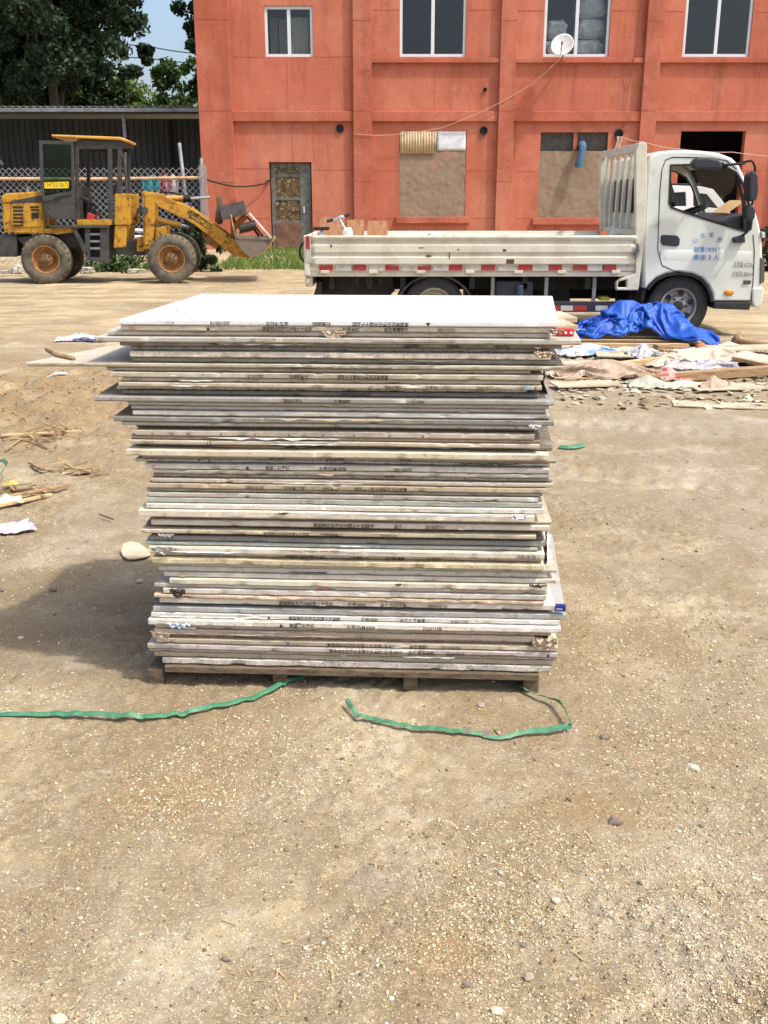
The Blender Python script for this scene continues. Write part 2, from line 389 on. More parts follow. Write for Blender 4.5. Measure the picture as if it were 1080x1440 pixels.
for (px_, py_, n_, sx_, sy_) in ((880, 1068, 9, 40, 12), (800, 1330, 10, 25, 16), (780, 1075, 8, 30, 10), (820, 1400, 8, 26, 22), (860, 1366, 5, 40, 8), (330, 1045, 7, 60, 12), (400, 1390, 12, 46, 22), (600, 1180, 8, 400, 140), (500, 1330, 12, 420, 90), (400, 1370, 6, 30, 6)):
    for k in range(n_):
        g = G(random.gauss(px_, sx_), min(1436, random.gauss(py_, sy_))); cx.append(g.x); cy.append(g.y)
tag(chips('straw_chips', cx, cy, RNG.uniform(.012, .04, len(cx)), .004, M_STRAW, 3), kind='stuff')

# the fine flaky crust of the packed earth
OV = np.array([(1, 0, 0), (-1, 0, 0), (0, 1, 0), (0, -1, 0), (0, 0, 1), (0, 0, -1)], float); OF = np.array([(0, 2, 4), (2, 1, 4), (1, 3, 4), (3, 0, 4), (2, 0, 5), (1, 2, 5), (3, 1, 5), (0, 3, 5)])
n = 120000; u = RNG.uniform(0, 1, n); py = 560+880*u**.62; px = RNG.uniform(-60, 1140, n)
rz = -ST+(-(py-720)/FPX)*CT; ry = CT+(-(py-720)/FPX)*ST; tt = -CAMZ/rz; xs = (px-540)/FPX*tt; ys = ry*tt
reg_ = sstep(.40, .58, fbm(xs*2.1+3, ys*2.1+8, 4, 63)); keep = RNG.uniform(0, 1, n) < .12+.88*reg_; xs, ys = xs[keep], ys[keep]; n = len(xs)
sc = (.0009+RNG.exponential(.00085, n)*(.55+ys/4.5))[:, None]*RNG.uniform(.5, 1.5, (n, 3)); sc = np.minimum(sc, .007); sc[:, 2] *= .6
v = OV[None]*sc[:, None, :]*(1+RNG.uniform(-.3, .3, (n, 6, 1))); a = RNG.uniform(0, 6.28, n); ca, sa = np.cos(a)[:, None], np.sin(a)[:, None]
v = np.stack([v[:, :, 0]*ca-v[:, :, 1]*sa+xs[:, None], v[:, :, 0]*sa+v[:, :, 1]*ca+ys[:, None], v[:, :, 2]+(ground_h(xs, ys)+sc[:, 2]*.15)[:, None]], -1)
tg = NT('earth_flake'); gi = tg.n('ShaderNodeNewGeometry'); rr = tg.n('ShaderNodeValToRGB'); e = rr.color_ramp.elements
e[0].color = rgb(118, 102, 80); e[1].color = rgb(240, 230, 208)
for p_, c_ in ((.2, rgb(172, 154, 122)), (.5, rgb(212, 196, 160)), (.8, rgb(226, 213, 182))): q_ = rr.color_ramp.elements.new(p_); q_.color = c_
tg.l(gi.outputs['Random Per Island'], rr.inputs[0])
tag(npmesh('earth_flakes', v.reshape(-1, 3), (OF[None]+(np.arange(n)*6)[:, None, None]).reshape(-1, 3), tg.out(rr.outputs[0], .95, 0, .15)), kind='stuff')

# single larger stones, each its own thing
M_ST = [M('pale_stone', rgb(204, 192, 168), rgb(176, 160, 134), 30, rough=.9, bump=.4, bscale=60), M('grey_stone', rgb(160, 148, 130), rgb(124, 114, 102), 30, rough=.9, bump=.4, bscale=60), M('dark_stone', rgb(128, 116, 102), rgb(98, 90, 80), 30, rough=.9, bump=.4, bscale=60)]
def stone(px, py, wpx, mk, label, name='stone', flat=.6):
    g = G(px, py); g.z = gz(g.x, g.y); r = wpx/FPX*math.hypot(g.y, CAMZ)/2
    bm = bmesh.new(); bmesh.ops.create_icosphere(bm, subdivisions=2, radius=1); rnd = random.Random(int(px*7+py)); m = MB()
    sc = Vector((r, r*rnd.uniform(.65, .9), r*flat)); off = Vector((rnd.uniform(0, 50), rnd.uniform(0, 50), 0))
    R_ = Matrix.Rotation(rnd.uniform(0, 3), 3, 'Z') if False else Matrix.Rotation(rnd.uniform(-.3, .3), 3, 'Z')
    vs = []
    for v in bm.verts:
        d = v.co*(1+.38*mn.noise(v.co*1.3+off)+.12*mn.noise(v.co*3.1+off)); d = Vector((round(d.x*2.6)/2.6*.4+d.x*.6, round(d.y*2.6)/2.6*.4+d.y*.6, d.z))
        vs.append(g+R_ @ Vector((d.x*sc.x, d.y*sc.y, d.z*sc.z))+Vector((0, 0, sc.z*.35)))
    m.add(vs, [tuple(q.index for q in f.verts) for f in bm.faces]); bm.free()
    tag(m.build(name, M_ST[mk]), label, 'stone', 'loose stones on the sandy yard', 'thing')
for a in ((698, 1421, 17, 0, 'pale pointed stone lying nearest the camera at the bottom edge'),
          (657, 1385, 12, 2, 'dark angular pebble to the upper left of the pale pointed stone'),
          (804, 1376, 13, 1, 'grey blocky stone right of the dark pebble near the bottom'),
          (743, 1374, 15, 1, 'brown grey round stone between two darker stones near the bottom'),
          (735, 1330, 11, 2, 'dark upright chip of stone beside a damp patch'),
          (782, 1269, 13, 0, 'small pale round stone lying on speckled gravel, right of centre'),
          (865, 1156, 20, 2, 'long flat dark stone lying alone on bare sand at right'),
          (975, 1082, 18, 0, 'pale grey stone out to the right among gravel'),
          (851, 1038, 15, 2, 'dark crumbly stone right of the green strap corner'),
          (676, 993, 12, 1, 'grey lump of stone inside the loop of the green strap'),
          (318, 1352, 13, 2, 'dark brown stone lying on sand, lower left of centre'),
          (82, 1434, 20, 0, 'white chalky lump half cut by the bottom edge at left'),
          (35, 1308, 9, 2, 'small dark stone near the left edge, one of a pair'),
          (228, 1370, 9, 1, 'small grey stone left of the dark brown stone'),
          (986, 1161, 9, 2, 'small dark pebble far right beyond the flat stone'),
          (75, 966, 14, 1, 'grey flat chip of stone behind the green strap on the left'),
          (74, 830, 11, 2, 'dark stone at the left end of the stack shadow'),
          (197, 820, 10, 0, 'white pebble lying in the shadow close to the stack'),
          (29, 897, 9, 0, 'white round pebble at the edge of the shadow far left'),
          (1, 831, 11, 2, 'dark stone cut by the left edge beside the shadow')):
    stone(*a)

# ------------------------------------------------------------ pallet and the stack of stone boards
A0, B0 = Vector((-.741, 2.93, 0)), Vector((.495, 2.866, 0)); US = (B0-A0).normalized(); VS = Vector((-US.y, US.x, 0)); OO = A0
def SP(px, py, v=0.0):          # pixel -> (u, z) on the plane v behind the front of the stack
    r = ray(px, py); o = OO+VS*v; c = Vector((0, 0, CAMZ)); t = (o-c).dot(VS)/r.dot(VS); p = c+r*t
    return (p-OO).dot(US), p.z
def SW(u, v, z): return OO+US*u+VS*v+Vector((0, 0, z))
ZB = SP(480, 942.5)[1]; ZP = ZB-.022
M_WOOD = M('weathered_wood', rgb(116, 100, 80), rgb(78, 66, 52), 10, rough=.9, bump=.5, bscale=30, stretch=(2, 8, 8), c3=rgb(70, 56, 44), s3=16)
pal = thing('pallet', 'weathered wooden pallet carrying the whole stack of stone boards', 'pallet', SW(.6, .4, 0))
for v0, v1 in ((0.0, .1), (.2, .3), (.4, .5), (.6, .7), (.8, .9)):
    m = MB(); b0 = [SW(u_, v_, z_) for z_ in (ZP, ZB-.001) for u_, v_ in ((.03, v0), (1.235, v0), (1.235, v1), (.03, v1))]
    m.add(b0, [(3,2,1,0),(4,5,6,7),(0,1,5,4),(1,2,6,5),(2,3,7,6),(3,0,4,7)]); m.build('deck_board', M_WOOD, pal, bevel=.002)
for pxl, pxr in ((206, 228), (382, 402), (567, 587), (737, 759)):
    ul, ur = SP(pxl, 960)[0], SP(pxr, 960)[0]; m = MB()
    b0 = [SW(u_, v_, z_) for z_ in (-.01, ZP-.001) for u_, v_ in ((ul, .02), (ur, .02), (ur, .88), (ul, .88))]
    m.add(b0, [(3,2,1,0),(4,5,6,7),(0,1,5,4),(1,2,6,5),(2,3,7,6),(3,0,4,7)]); m.build('stringer', M_WOOD, pal, bevel=.003)
def stone_mat(name, speck, scale, dirt=.5, rough=.55):
    t = NT(name); oi = t.n('ShaderNodeObjectInfo')
    off = t.n('ShaderNodeVectorMath', operation='MULTIPLY_ADD'); t.l(oi.outputs['Random'], off.inputs[0]); off.inputs[1].default_value = (37, 11, 23); t.l(t.tc.outputs['Object'], off.inputs[2])
    v = off.outputs[0]; c = oi.outputs['Color']
    if speck:
        f = t.noise(scale, 3, .8, v); c = t.mix(t.math('MULTIPLY', t.ramp(f, .56, .63), speck), c, rgb(48, 42, 38)); c = t.mix(t.math('MULTIPLY', t.ramp(f, .42, .34), speck*.6), c, rgb(238, 232, 220))
    st = t.n('ShaderNodeMapping'); st.inputs['Scale'].default_value = (7, 7, 60); t.l(v, st.inputs[0])
    d = t.noise(1.6, 6, .72, st.outputs[0]); c = t.mix(t.math('MULTIPLY', t.ramp(d, .50, .74), dirt), c, rgb(164, 142, 114))
    d2 = t.noise(26, 5, .75, v); c = t.mix(t.math('MULTIPLY', t.ramp(d2, .57, .70), .6*dirt+.12), c, rgb(88, 74, 60))
    d4 = t.noise(3.2, 5, .7, v); c = t.mix(t.math('MULTIPLY', t.ramp(d4, .45, .68), .5*dirt), c, rgb(148, 130, 104))
    d3 = t.noise(7, 4, .7, v); c = t.mix(t.math('MULTIPLY', t.ramp(d3, .56, .7), .3), c, rgb(222, 212, 192))
    t.bump(t.noise(180, 3, .7, v), .25, .002)
    return t.out(c, rough, 0, .35)
SM = {'w': stone_mat('white_stone', 0, 1, .2, .35), 'p': stone_mat('engineered_stone', .25, 160, .7), 's': stone_mat('speckled_stone', .75, 210, .6), 'g': stone_mat('coarse_granite', 1.0, 120, .3), 'r': stone_mat('rough_stone_edge', .45, 90, .9, .9)}
WHT, LGT, CRM, BEI, GRY, DGR, DRK, TAN, PNK, GRN = (236, 237, 235), (188, 182, 170), (204, 193, 170), (172, 160, 138), (150, 148, 143), (112, 112, 110), (64, 62, 62), (192, 172, 140), (200, 187, 168), (168, 172, 158)
# y at x=480 of top edge, left px, right px, recess (m), colour, kind, look, (back left, back right overhang)
BD = [
(451.3,168,785,0,WHT,'w','glossy white stone board topping the whole stack, pencil scribbles on it'),
(459.5,170,778,.004,TAN,'s','speckled tan stone board directly under the white topmost board'),
(467.5,152,770,.012,LGT,'p','thin pale grey board, third from the top of the stack'),
(475,135,817,-.006,LGT,'p','pale board jutting far right under red and brown scraps'),
(483.5,169,790,.012,DGR,'p','dark grey board under the pale one that juts right'),
(490,184,760,.026,(120,108,96),'r','recessed brown grey board above a chipped speckled tan one'),
(496.5,183,775,.004,TAN,'g','chipped speckled tan board with a crumbled right end'),
(505,186,783,.014,DGR,'p','dark grey board resting on the cream one that juts far left'),
(513,38,794,.006,CRM,'p','cream stone board jutting farthest left out of the stack'),
(520,150,746,.016,BEI,'p','beige grey board right below the farthest jutting cream board'),
(526,157,764,.008,CRM,'p','cream board with upside down date reading 2021/01/21'),
(534,172,760,.014,BEI,'p','beige board between the 2021/01/21 board and a paler one'),
(540.5,167,762,.006,CRM,'p','cream board dated 2020/10/27 with a blue sticker'),
(547.5,165,741,.030,DRK,'g','black and white speckled recessed board, upper of two in the stack'),
(553,172,758,.026,DRK,'p','nearly black recessed board resting on the jutting grey one'),
(560,133,779,-.004,GRY,'p','blue grey board jutting left in the upper third of the stack'),
(568,180,772,.008,LGT,'p','light grey board just under the blue grey jutting board'),
(574,185,768,.014,LGT,'p','light grey board with a small left end crack'),
(580.5,187,773,.006,(204,204,198),'s','whitish speckled board lying on a jutting slate grey one'),
(588.5,160,779,0,DGR,'p','slate grey board jutting left below the whitish speckled board'),
(596.5,171,757,.006,LGT,'p','pinkish light grey board below the slate grey jutting board'),
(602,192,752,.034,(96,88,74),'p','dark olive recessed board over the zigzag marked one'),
(608,190,752,.006,PNK,'p','pinkish tan board with a row of little zigzag marks'),
(617,184,760,.012,(160,136,106),'p','brown tan board below the zigzag marked board'),
(622,183,759,.006,CRM,'p','cream board with the black handwritten number 15'),
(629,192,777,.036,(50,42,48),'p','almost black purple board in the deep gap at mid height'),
(635,178,772,-.004,(226,212,184),'p','thick cream board just below the deep black gap'),
(645,200,782,.016,(150,138,122),'p','taupe board with smudged print above coarse dark granite'),
(650.5,191,773,.022,DRK,'g','black board with coarse white flecks, lower of two in the stack'),
(656,204,773,.006,LGT,'p','light grey board printed DLM-3028 and 2021/03/07'),
(664,215,773,.008,LGT,'p','light grey board with a dark tape scrap, under the DLM-3028 board'),
(671,216,777,.018,(136,122,108),'r','dull brown grey recessed board under two light grey ones'),
(677,213,778,.010,PNK,'p','pinkish beige board above a tan one printed 500'),
(684,208,768,.010,TAN,'p','tan board with upside down print reading 500'),
(692,207,763,.018,(146,142,122),'p','olive grey board under the tan one printed 500'),
(697.5,210,757,.012,LGT,'p','light grey board with a long dark crack under it'),
(704.5,207,763,.012,GRN,'p','greenish pale grey board with a clean left end'),
(712.5,206,765,.006,(210,208,202),'s','white speckled board with torn film along its lower edge'),
(720.5,195,752,-.004,(222,210,188),'p','thick cream board with white film on top, jutting left'),
(731,212,776,.018,(150,128,96),'s','dark tan recessed board under the thick cream film covered one'),
(736,213,773,.008,PNK,'s','pinkish white dotted board dated 2018/07/11'),
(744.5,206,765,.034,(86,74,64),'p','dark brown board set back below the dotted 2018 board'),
(749,199,754,.004,(196,182,154),'p','beige board dated 2019/07/28'),
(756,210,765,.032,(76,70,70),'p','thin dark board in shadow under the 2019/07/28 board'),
(760,212,767,.020,DGR,'p','dark grey board with a white foam scrap at its left'),
(768,205,756,.014,(158,170,164),'p','grey green board with a bluish left end'),
(773.5,210,766,.000,(222,214,196),'p','cream white board, faded print near its right end'),
(783,222,762,.016,(160,146,124),'s','grey tan board with a line of smudged print'),
(789,214,765,-.002,(206,186,140),'r','rough yellowish board touching the pale leaf shaped shard'),
(797.5,217,783,.014,GRN,'p','grey green board under the rough yellowish one'),
(803,224,770,.018,(178,176,162),'s','grey speckled board with a dark gap at its left end'),
(811,231,782,.012,(182,178,162),'s','speckled pale board whose lower edge is splintered'),
(818.5,239,769,.004,(222,212,190),'p','pale cream board, shortest at the left side of the stack'),
(827,218,770,.014,(170,164,150),'s','grey board with faint red print'),
(833,230,768,.008,(202,198,186),'s','pale speckled board with a curling film strip on the right'),
(841.5,217,765,.006,(206,172,138),'r','rough pinkish brown board with torn dark tape at left'),
(847,225,781,.012,PNK,'s','pinkish board with a dark blue label at its right end'),
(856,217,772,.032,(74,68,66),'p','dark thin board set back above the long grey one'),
(860,216,796,.012,(160,164,164),'p','grey board jutting right near the bottom third'),
(868,213,787,.008,(206,202,198),'s','whitish board printed 6065'),
(875.5,209,789,-.004,(232,226,214),'p','bright white board printed DLM-6004'),
(885,219,775,.010,(174,158,142),'p','taupe board under the bright white DLM-6004 board'),
(891,217,752,.008,(186,166,148),'p','dusty pink taupe board with torn paper along its lower edge'),
(899.5,225,766,.022,(136,112,90),'r','brown recessed board under the torn paper edge'),
(904.5,221,785,.008,(200,182,156),'p','beige board with a blue cross mark and faint print'),
(912.5,208,784,.006,(194,184,178),'p','pale mauve grey board with a line of small print'),
(920,210,782,.012,(164,150,130),'p','taupe board third from the bottom of the stack'),
(925,218,778,.016,(160,146,122),'p','grey tan board second from the bottom of the stack'),
(933,229,775,.012,(150,138,126),'g','coarse grey granite board lying at the bottom of the stack'),
]
INK = M('black_ink', rgb(22, 19, 18), rough=.8); INKF = M('faded_ink', rgb(66, 58, 50), rough=.8)
RED = M('red_print', rgb(190, 50, 44), rough=.6); BLUI = M('blue_ink', rgb(40, 60, 130), rough=.6)
BOARDS = []; BZ = []
for i, (yt, xl, xr, rec, colr, kind, look) in enumerate(BD):
    yb = BD[i+1][0] if i+1 < len(BD) else 942.5
    z1 = SP(480, yt)[1]; z0 = SP(480, yb)[1]; ym = (yt+yb)/2
    if i == 0: z1 = SP(480, 450.6)[1]
    z0 += .0009; z1 -= .0009
    uL = SP(xl, ym, rec)[0]; uR = SP(xr, ym, rec)[0]; rd = random.Random(i*13+5)
    dep = .86+rd.uniform(-.05, .05); bl = rd.uniform(-.03, .03); br = rd.uniform(-.02, .05)
    if i == 0: dep, bl, br = .845, .045, .075
    if i == 3: dep, bl, br = .80, .02, .04
    if i == 8: dep, bl = .62, .22
    nseg = 110; cr = 2.2 if kind in 'rg' else (1.0 if i else .35); chips_ = [(rd.uniform(0, 1), rd.uniform(.004, .025), rd.uniform(.002, .008), rd.random() < .5) for _ in range(int(11*cr))]; bq = rd.uniform(.003, .007)
    h = z1-z0; bv = min(.0022, h*.25); vs = []
    for k in range(nseg+1):
        s = k/nseg; uf = uL+(uR-uL)*s; ub = uL+bl+(uR+br-uL-bl)*s
        j = rec+(mn.noise(Vector((uf*9, i*3.7, 0)))*.002+mn.noise(Vector((uf*45, i*3.7, 4)))*.0012)*cr
        ct = cb = 0
        for cs, cw, cd, top in chips_:
            d = abs(uf-(uL+(uR-uL)*cs))/cw
            if d < 1:
                if top: ct += cd*(1-d)
                else: cb += cd*(1-d)
        zt = z1-min(ct*.5, h*.3); zb = z0+min(cb*.5, h*.3)
        dz = .0015*mn.noise(Vector((uf*2.2, (z0+z1)*2, 3))) if 0 < i < len(BD)-1 else 0
        for u_, v_, z_ in ((uf, j+bq+cb, z0+dz), (uf, j+cb*.5, min(zb+bq*.8, z0+h*.4)+dz), (uf, j+ct*.5, zt-bv+dz), (uf, j+bv+ct, z1+dz), (ub, dep, z1), (ub, dep, z0)):
            vs.append(SW(u_, v_, z_))
    fs = [(k*6+q, (k+1)*6+q, (k+1)*6+(q+1) % 6, k*6+(q+1) % 6) for k in range(nseg) for q in range(6)]
    fs += [tuple(range(5, -1, -1)), tuple(nseg*6+q for q in range(6))]
    m = MB(); m.add(vs, fs); o = m.build('stone_board', SM[kind])
    o.color = rgb(*colr, 1 if i == 0 else .88 if i < 33 else (.97 if i not in (60, 38) else 1)); tag(o, look, 'stone board', 'stone boards stacked on the pallet', 'thing'); BOARDS.append(o); BZ.append((z0, z1, rec))
def bprint(i, px, body, flip=False, size=.010, mat=INK, name='edge_print', dy=0):
    z0, z1, rec = BZ[i]; zc = (z0+z1)/2+dy; u_ = SP(px, BD[i][0]+4)[0]
    return text(body, name, size, mat, BOARDS[i], SW(u_, rec-.0065, zc), -US if flip else US, (0, 0, -1 if flip else 1), sx=.92, bold=.022)
LINE = '莱蓝明达石英石中国十大品牌'
for a in ((0,310,'2021/05/18',1),(0,390,'品名:卡拉白',1),(0,452,'编号:6082',1),(0,535,LINE,1),(0,602,'▲',1),
          (1,293,'▲',0),(1,404,LINE,0),(1,494,'编号:6022',0),(1,557,'品名:皑雪秋风',0),(1,628,'2021/03/02',0),
          (4,578,'精品石英石',0),(4,638,'编号:5087',0),(4,706,'2020/11/22',0),
          (10,358,'2021/01/21',1),(10,420,'编号:60012',1),(10,510,LINE,1),
          (12,552,'精品石英石',0),(12,608,'编号:303',0),(12,681,'2020/10/27',0),
          (14,500,'精品石英石 编号:285',0),(15,412,'精品石英石',0),(15,482,'编号:5087',0),(15,584,'2020/12/01',0),
          (27,388,'莱蓝美石英石',0),(27,470,'编号:DLM-X120',0),(27,570,'2021/03/08',0),
          (29,390,'莱蓝美石英石',0),(29,468,'编号:DLM-3028',0),(29,567,'2021/03/07',0),(29,348,'▲',0),
          (33,358,'2019/10/15',1),(33,414,'品名:雪花白',1),(33,465,'编号:500',1),(33,535,LINE,1),(33,570,'▲',1),
          (40,480,LINE,0),(40,520,'编号',0),(40,560,'品名',0),(40,612,'2018/07/11',0),
          (42,403,LINE,0),(42,463,'编号:8-904',0),(42,546,'2019/07/28',0),
          (46,740,'2018/10/21',1),(47,430,LINE,0),(47,500,'编号:3020',0),(47,555,'品名:雪山飘雪',0),(47,610,'2019/05/20',0),
          (56,430,LINE,0),(56,502,'编号:6055',0),(56,553,'品名:白珍珠鱼',0),(56,615,'2019/09/10',0),
          (59,442,LINE,0),(59,378,'▲',0),(59,520,'编号:6065',0),(59,580,'品名:雅氪皇莲',0),(59,646,'2020/11/27',0),
          (60,425,'莱蓝美石英石',0),(60,396,'▲',0),(60,508,'编号:DLM-6004',0),(60,608,'2020/11/30',0),
          (64,498,LINE,0),(64,545,'编号:811',0),(64,588,'品名:银砂',0),(64,634,'2015/05/04',0),
          (65,500,LINE,0),(65,553,'编号:5813',0),(65,592,'品名:罗马米黄',0),(65,640,'2015/10/20',0)):
    i = a[0]; f = i in (14, 27, 33, 40, 42, 46, 47, 56, 64, 65)
    hh = BZ[i][1]-BZ[i][0]
    bprint(i, a[1], a[2], bool(a[3]), min(.0145, hh*.84), INKF if f else INK)
bprint(53, 455, '莱蓝石英石', False, .009, RED)
bprint(24, 294, '15', False, .016, INK); bprint(64, 405, 'X', False, .018, BLUI, 'cross_mark')
for k in range(9): bprint(22, 212+k*48+random.uniform(-4, 4), 'v', False, .016, INKF, 'zigzag_mark')
bprint(29, 216, 'F7', False, .010, RED); bprint(1, 186, '之石', False, .011, RED)
m = MB(); q = BZ[12]; a_, b_ = SP(738, 545)[0], SP(746, 545)[0]
m.add([SW(a_, .0, q[0]+.004), SW(b_, .0, q[0]+.004), SW(b_, .0, q[1]-.003), SW(a_, .0, q[1]-.003)], [(0, 1, 2, 3)]); m.build('blue_sticker', M('light_blue_sticker', rgb(130, 180, 220)), BOARDS[12])
bprint(12, 753, 'Z', False, .013, INK)
m = MB(); q = BZ[56]; a_, b_ = SP(781, 857)[0], SP(796, 857)[0]
m.box((0, 0, 0), (1, 1, 1)); m.v = [tuple(SW(a_+(b_-a_)*x, .008+.02*y, q[0]+.001+(q[1]-q[0]-.002)*z)) for x, y, z in m.v]
m.build('blue_label', M('dark_blue_label', rgb(40, 44, 120), rough=.5), BOARDS[56]); bprint(56, 787, 'OZ.8', False, .009, M('white_print', rgb(220, 220, 225)))
bprint(65, 771, '●', False, .012, BLUI, 'blue_dot')
# scribbles on the white top and its scratch lines
m = MB(); zt = BZ[0][1]
def topline(pts, r=.0011):
    w_ = [G(x, y, zt+.0008) for x, y in pts]; m.tube(w_, r, 4)
topline([(232, 441), (238, 443), (243, 440), (247, 436), (252, 438)]); topline([(256, 437), (258, 443), (262, 438), (264, 444)]); topline([(236, 438), (233, 440)])
for k in range(26):
    x = random.uniform(470, 620); y = random.uniform(424, 429); topline([(x, y), (x+random.uniform(3, 14), y+random.uniform(-1, 1.2))], .0006)
m.build('pencil_scribble', M('pencil_grey', rgb(150, 150, 160), rough=.7), BOARDS[0])
bprint(0, 244, 'x', False, .012, BLUI, 'pen_mark')

# shreds of protective film still stuck along board edges
SHR = [M('shred_white', rgb(226, 226, 222), rough=.5), M('shred_tan', rgb(188, 168, 142), rough=.7), M('shred_dark', rgb(70, 60, 54), rough=.6), M('shred_grey', rgb(160, 154, 146), rough=.5)]
rs_ = random.Random(77)
for k in range(64):
    i = rs_.randrange(1, len(BD)-1); z0, z1, rec = BZ[i]; xl, xr = BD[i][1], BD[i][2]
    ua, ub = SP(xl, BD[i][0]+4)[0], SP(xr, BD[i][0]+4)[0]; l_ = rs_.choice((.03, .06, .1, .22, .35))*rs_.uniform(.6, 1.3); u0 = rs_.uniform(ua, max(ua, ub-l_)); dr_ = rs_.uniform(.002, .009); up = rs_.random() < .5; sd = rs_.uniform(0, 90); n_ = max(8, int(l_*110)); m = MB()
    def fn(s, t_):
        w_ = dr_*max(0, mn.noise(Vector((s*l_*24+sd, 1, 0)))*1.3+.55)*math.sin(math.pi*min(1, max(0, s)))**.4
        z = (z1-.001 if up else z0+(z1-z0)*.45)-w_*t_; return SW(u0+l_*s, rec-.0035-.004*abs(mn.noise(Vector((s*l_*40+sd, t_*2, 3))))-.002*t_, z+.0012*mn.noise(Vector((s*l_*50, sd, 0))))
    m.grid(n_, 4, fn); m.build('film_shred', rs_.choice(SHR), BOARDS[i], smooth='all', solid=.0005)
# ------------------------------------------------------------ building
DB = 29.0
def bx(px, py=200): return P(px, py, DB).x
def bz(py): return P(540, py, DB).z
def facade_mat(name, c1, c2, c3):
    t = NT(name)
    f = t.ramp(t.noise(.9, 7, .7), .40, .62); c = t.mix(f, c1, c2)
    st = t.noise(1.0, 6, .75, t.coord((2.4, 2.4, .28))); c = t.mix(t.math('MULTIPLY', t.ramp(st, .50, .70), .6), c, c3)
    c = t.mix(t.math('MULTIPLY', t.ramp(t.noise(14, 5, .8), .58, .72), .35), c, rgb(216, 140, 110, .9))
    c = t.mix(t.math('MULTIPLY', t.ramp(t.noise(5, 6, .8, t.coord(loc=(4, 4, 9))), .62, .7), .4), c, c3)
    c = t.mix(t.math('MULTIPLY', t.ramp(t.noise(.35, 6, .75, t.coord(loc=(7, 1, 3))), .48, .66), .45), c, rgb(214, 150, 122, .95))
    sp_ = t.n('ShaderNodeSeparateXYZ'); t.l(t.n('ShaderNodeNewGeometry').outputs['Position'], sp_.inputs[0]); gd = t.math('ADD', sp_.outputs[2], t.math('MULTIPLY', t.noise(3, 6, .8), 1.6))
    c = t.mix(t.math('MULTIPLY', t.ramp(gd, .9, 1.9, (1, 1, 1, 1), (0, 0, 0, 1)), .55), c, rgb(150, 110, 88))
    t.bump(t.noise(22, 6, .75), .5, .012)
    return t.out(c, .85, 0, .2)
M_FAC = facade_mat('salmon_stucco', rgb(194, 114, 90), rgb(180, 102, 79), rgb(138, 82, 66))
M_FAC2 = facade_mat('salmon_trim', rgb(187, 106, 83), rgb(171, 94, 72), rgb(132, 76, 60))
M_GROOVE = M('groove_shade', rgb(160, 88, 70), rgb(196, 108, 84), 8, rough=.9)
M_CEM = M('raw_cement', rgb(150, 130, 108), rgb(136, 116, 97), 3, .38, .66, rough=.95, bump=.3, bscale=9, c3=rgb(176, 124, 100), s3=1.6, lo3=.56, hi3=.74, bdist=.012)
M_ALU = M('white_aluminium', rgb(216, 218, 220), rough=.45)
M_DARKIN = M('dark_interior', rgb(52, 50, 50), rough=.9)
M_GLASSD = NT('dark_window_glass'); _t = M_GLASSD
_g = _t.n('ShaderNodeBsdfGlossy'); _g.inputs['Roughness'].default_value = .03; _tr = _t.n('ShaderNodeBsdfTransparent'); _tr.inputs[0].default_value = (.74, .77, .78, 1)
_fr = _t.n('ShaderNodeLayerWeight'); _fr.inputs[0].default_value = .5; _mx = _t.n('ShaderNodeMixShader'); _t.l(_t.math('ADD', _t.math('MULTIPLY', _t.math('POWER', _fr.outputs['Facing'], 4), .4), .05), _mx.inputs[0]); _t.l(_tr.outputs[0], _mx.inputs[1]); _t.l(_g.outputs[0], _mx.inputs[2])
_t.l(_mx.outputs[0], [n for n in _t.t.nodes if n.type == 'OUTPUT_MATERIAL'][0].inputs[0]); M_GLASS = _t.m; M_GLASS.name = 'window_glass'
_t = NT('clear_glass'); _g = _t.n('ShaderNodeBsdfGlossy'); _g.inputs['Roughness'].default_value = .05; _tr = _t.n('ShaderNodeBsdfTransparent'); _tr.inputs[0].default_value = (.85, .87, .86, 1); _mx = _t.n('ShaderNodeMixShader'); _mx.inputs[0].default_value = .05; _t.l(_tr.outputs[0], _mx.inputs[1]); _t.l(_g.outputs[0], _mx.inputs[2]); _t.l(_mx.outputs[0], [n for n in _t.t.nodes if n.type == 'OUTPUT_MATERIAL'][0].inputs[0]); M_CLEAR = _t.m
M_DKGL = M('dark_car_glass', rgb(42, 46, 48), rough=.1, spec=.5)
XL, XR, ZT = bx(283), 15.0, 8.2
ZBASE = .2
bld = thing('building', 'two storey salmon painted building with pilasters filling the background', 'building', ((XL+XR)/2, DB+5, ZBASE))
def rect(x0, x1, y0, y1): # pixels -> (X,Z) rectangle
    a, b = bx(x0, (y0+y1)/2), bx(x1, (y0+y1)/2); t_, u_ = bz(y0), bz(y1); return [(a, u_), (b, u_), (b, t_), (a, t_)]
UW = [(372, 440, 8, 80), (562, 656, -38, 80), (766, 859, -38, 80), (964, 1059, -38, 80)]
LW = [(562, 655, 184, 306), (758, 852, 186, 306), (953, 1043, 184, 306)]
DOOR = (380, 439, 228, 351)
holes = [rect(*u) for u in UW]+[rect(*l) for l in LW]
d = rect(*DOOR); d[0] = (d[0][0], ZBASE+.06); d[1] = (d[1][0], ZBASE+.06); holes.append(d)
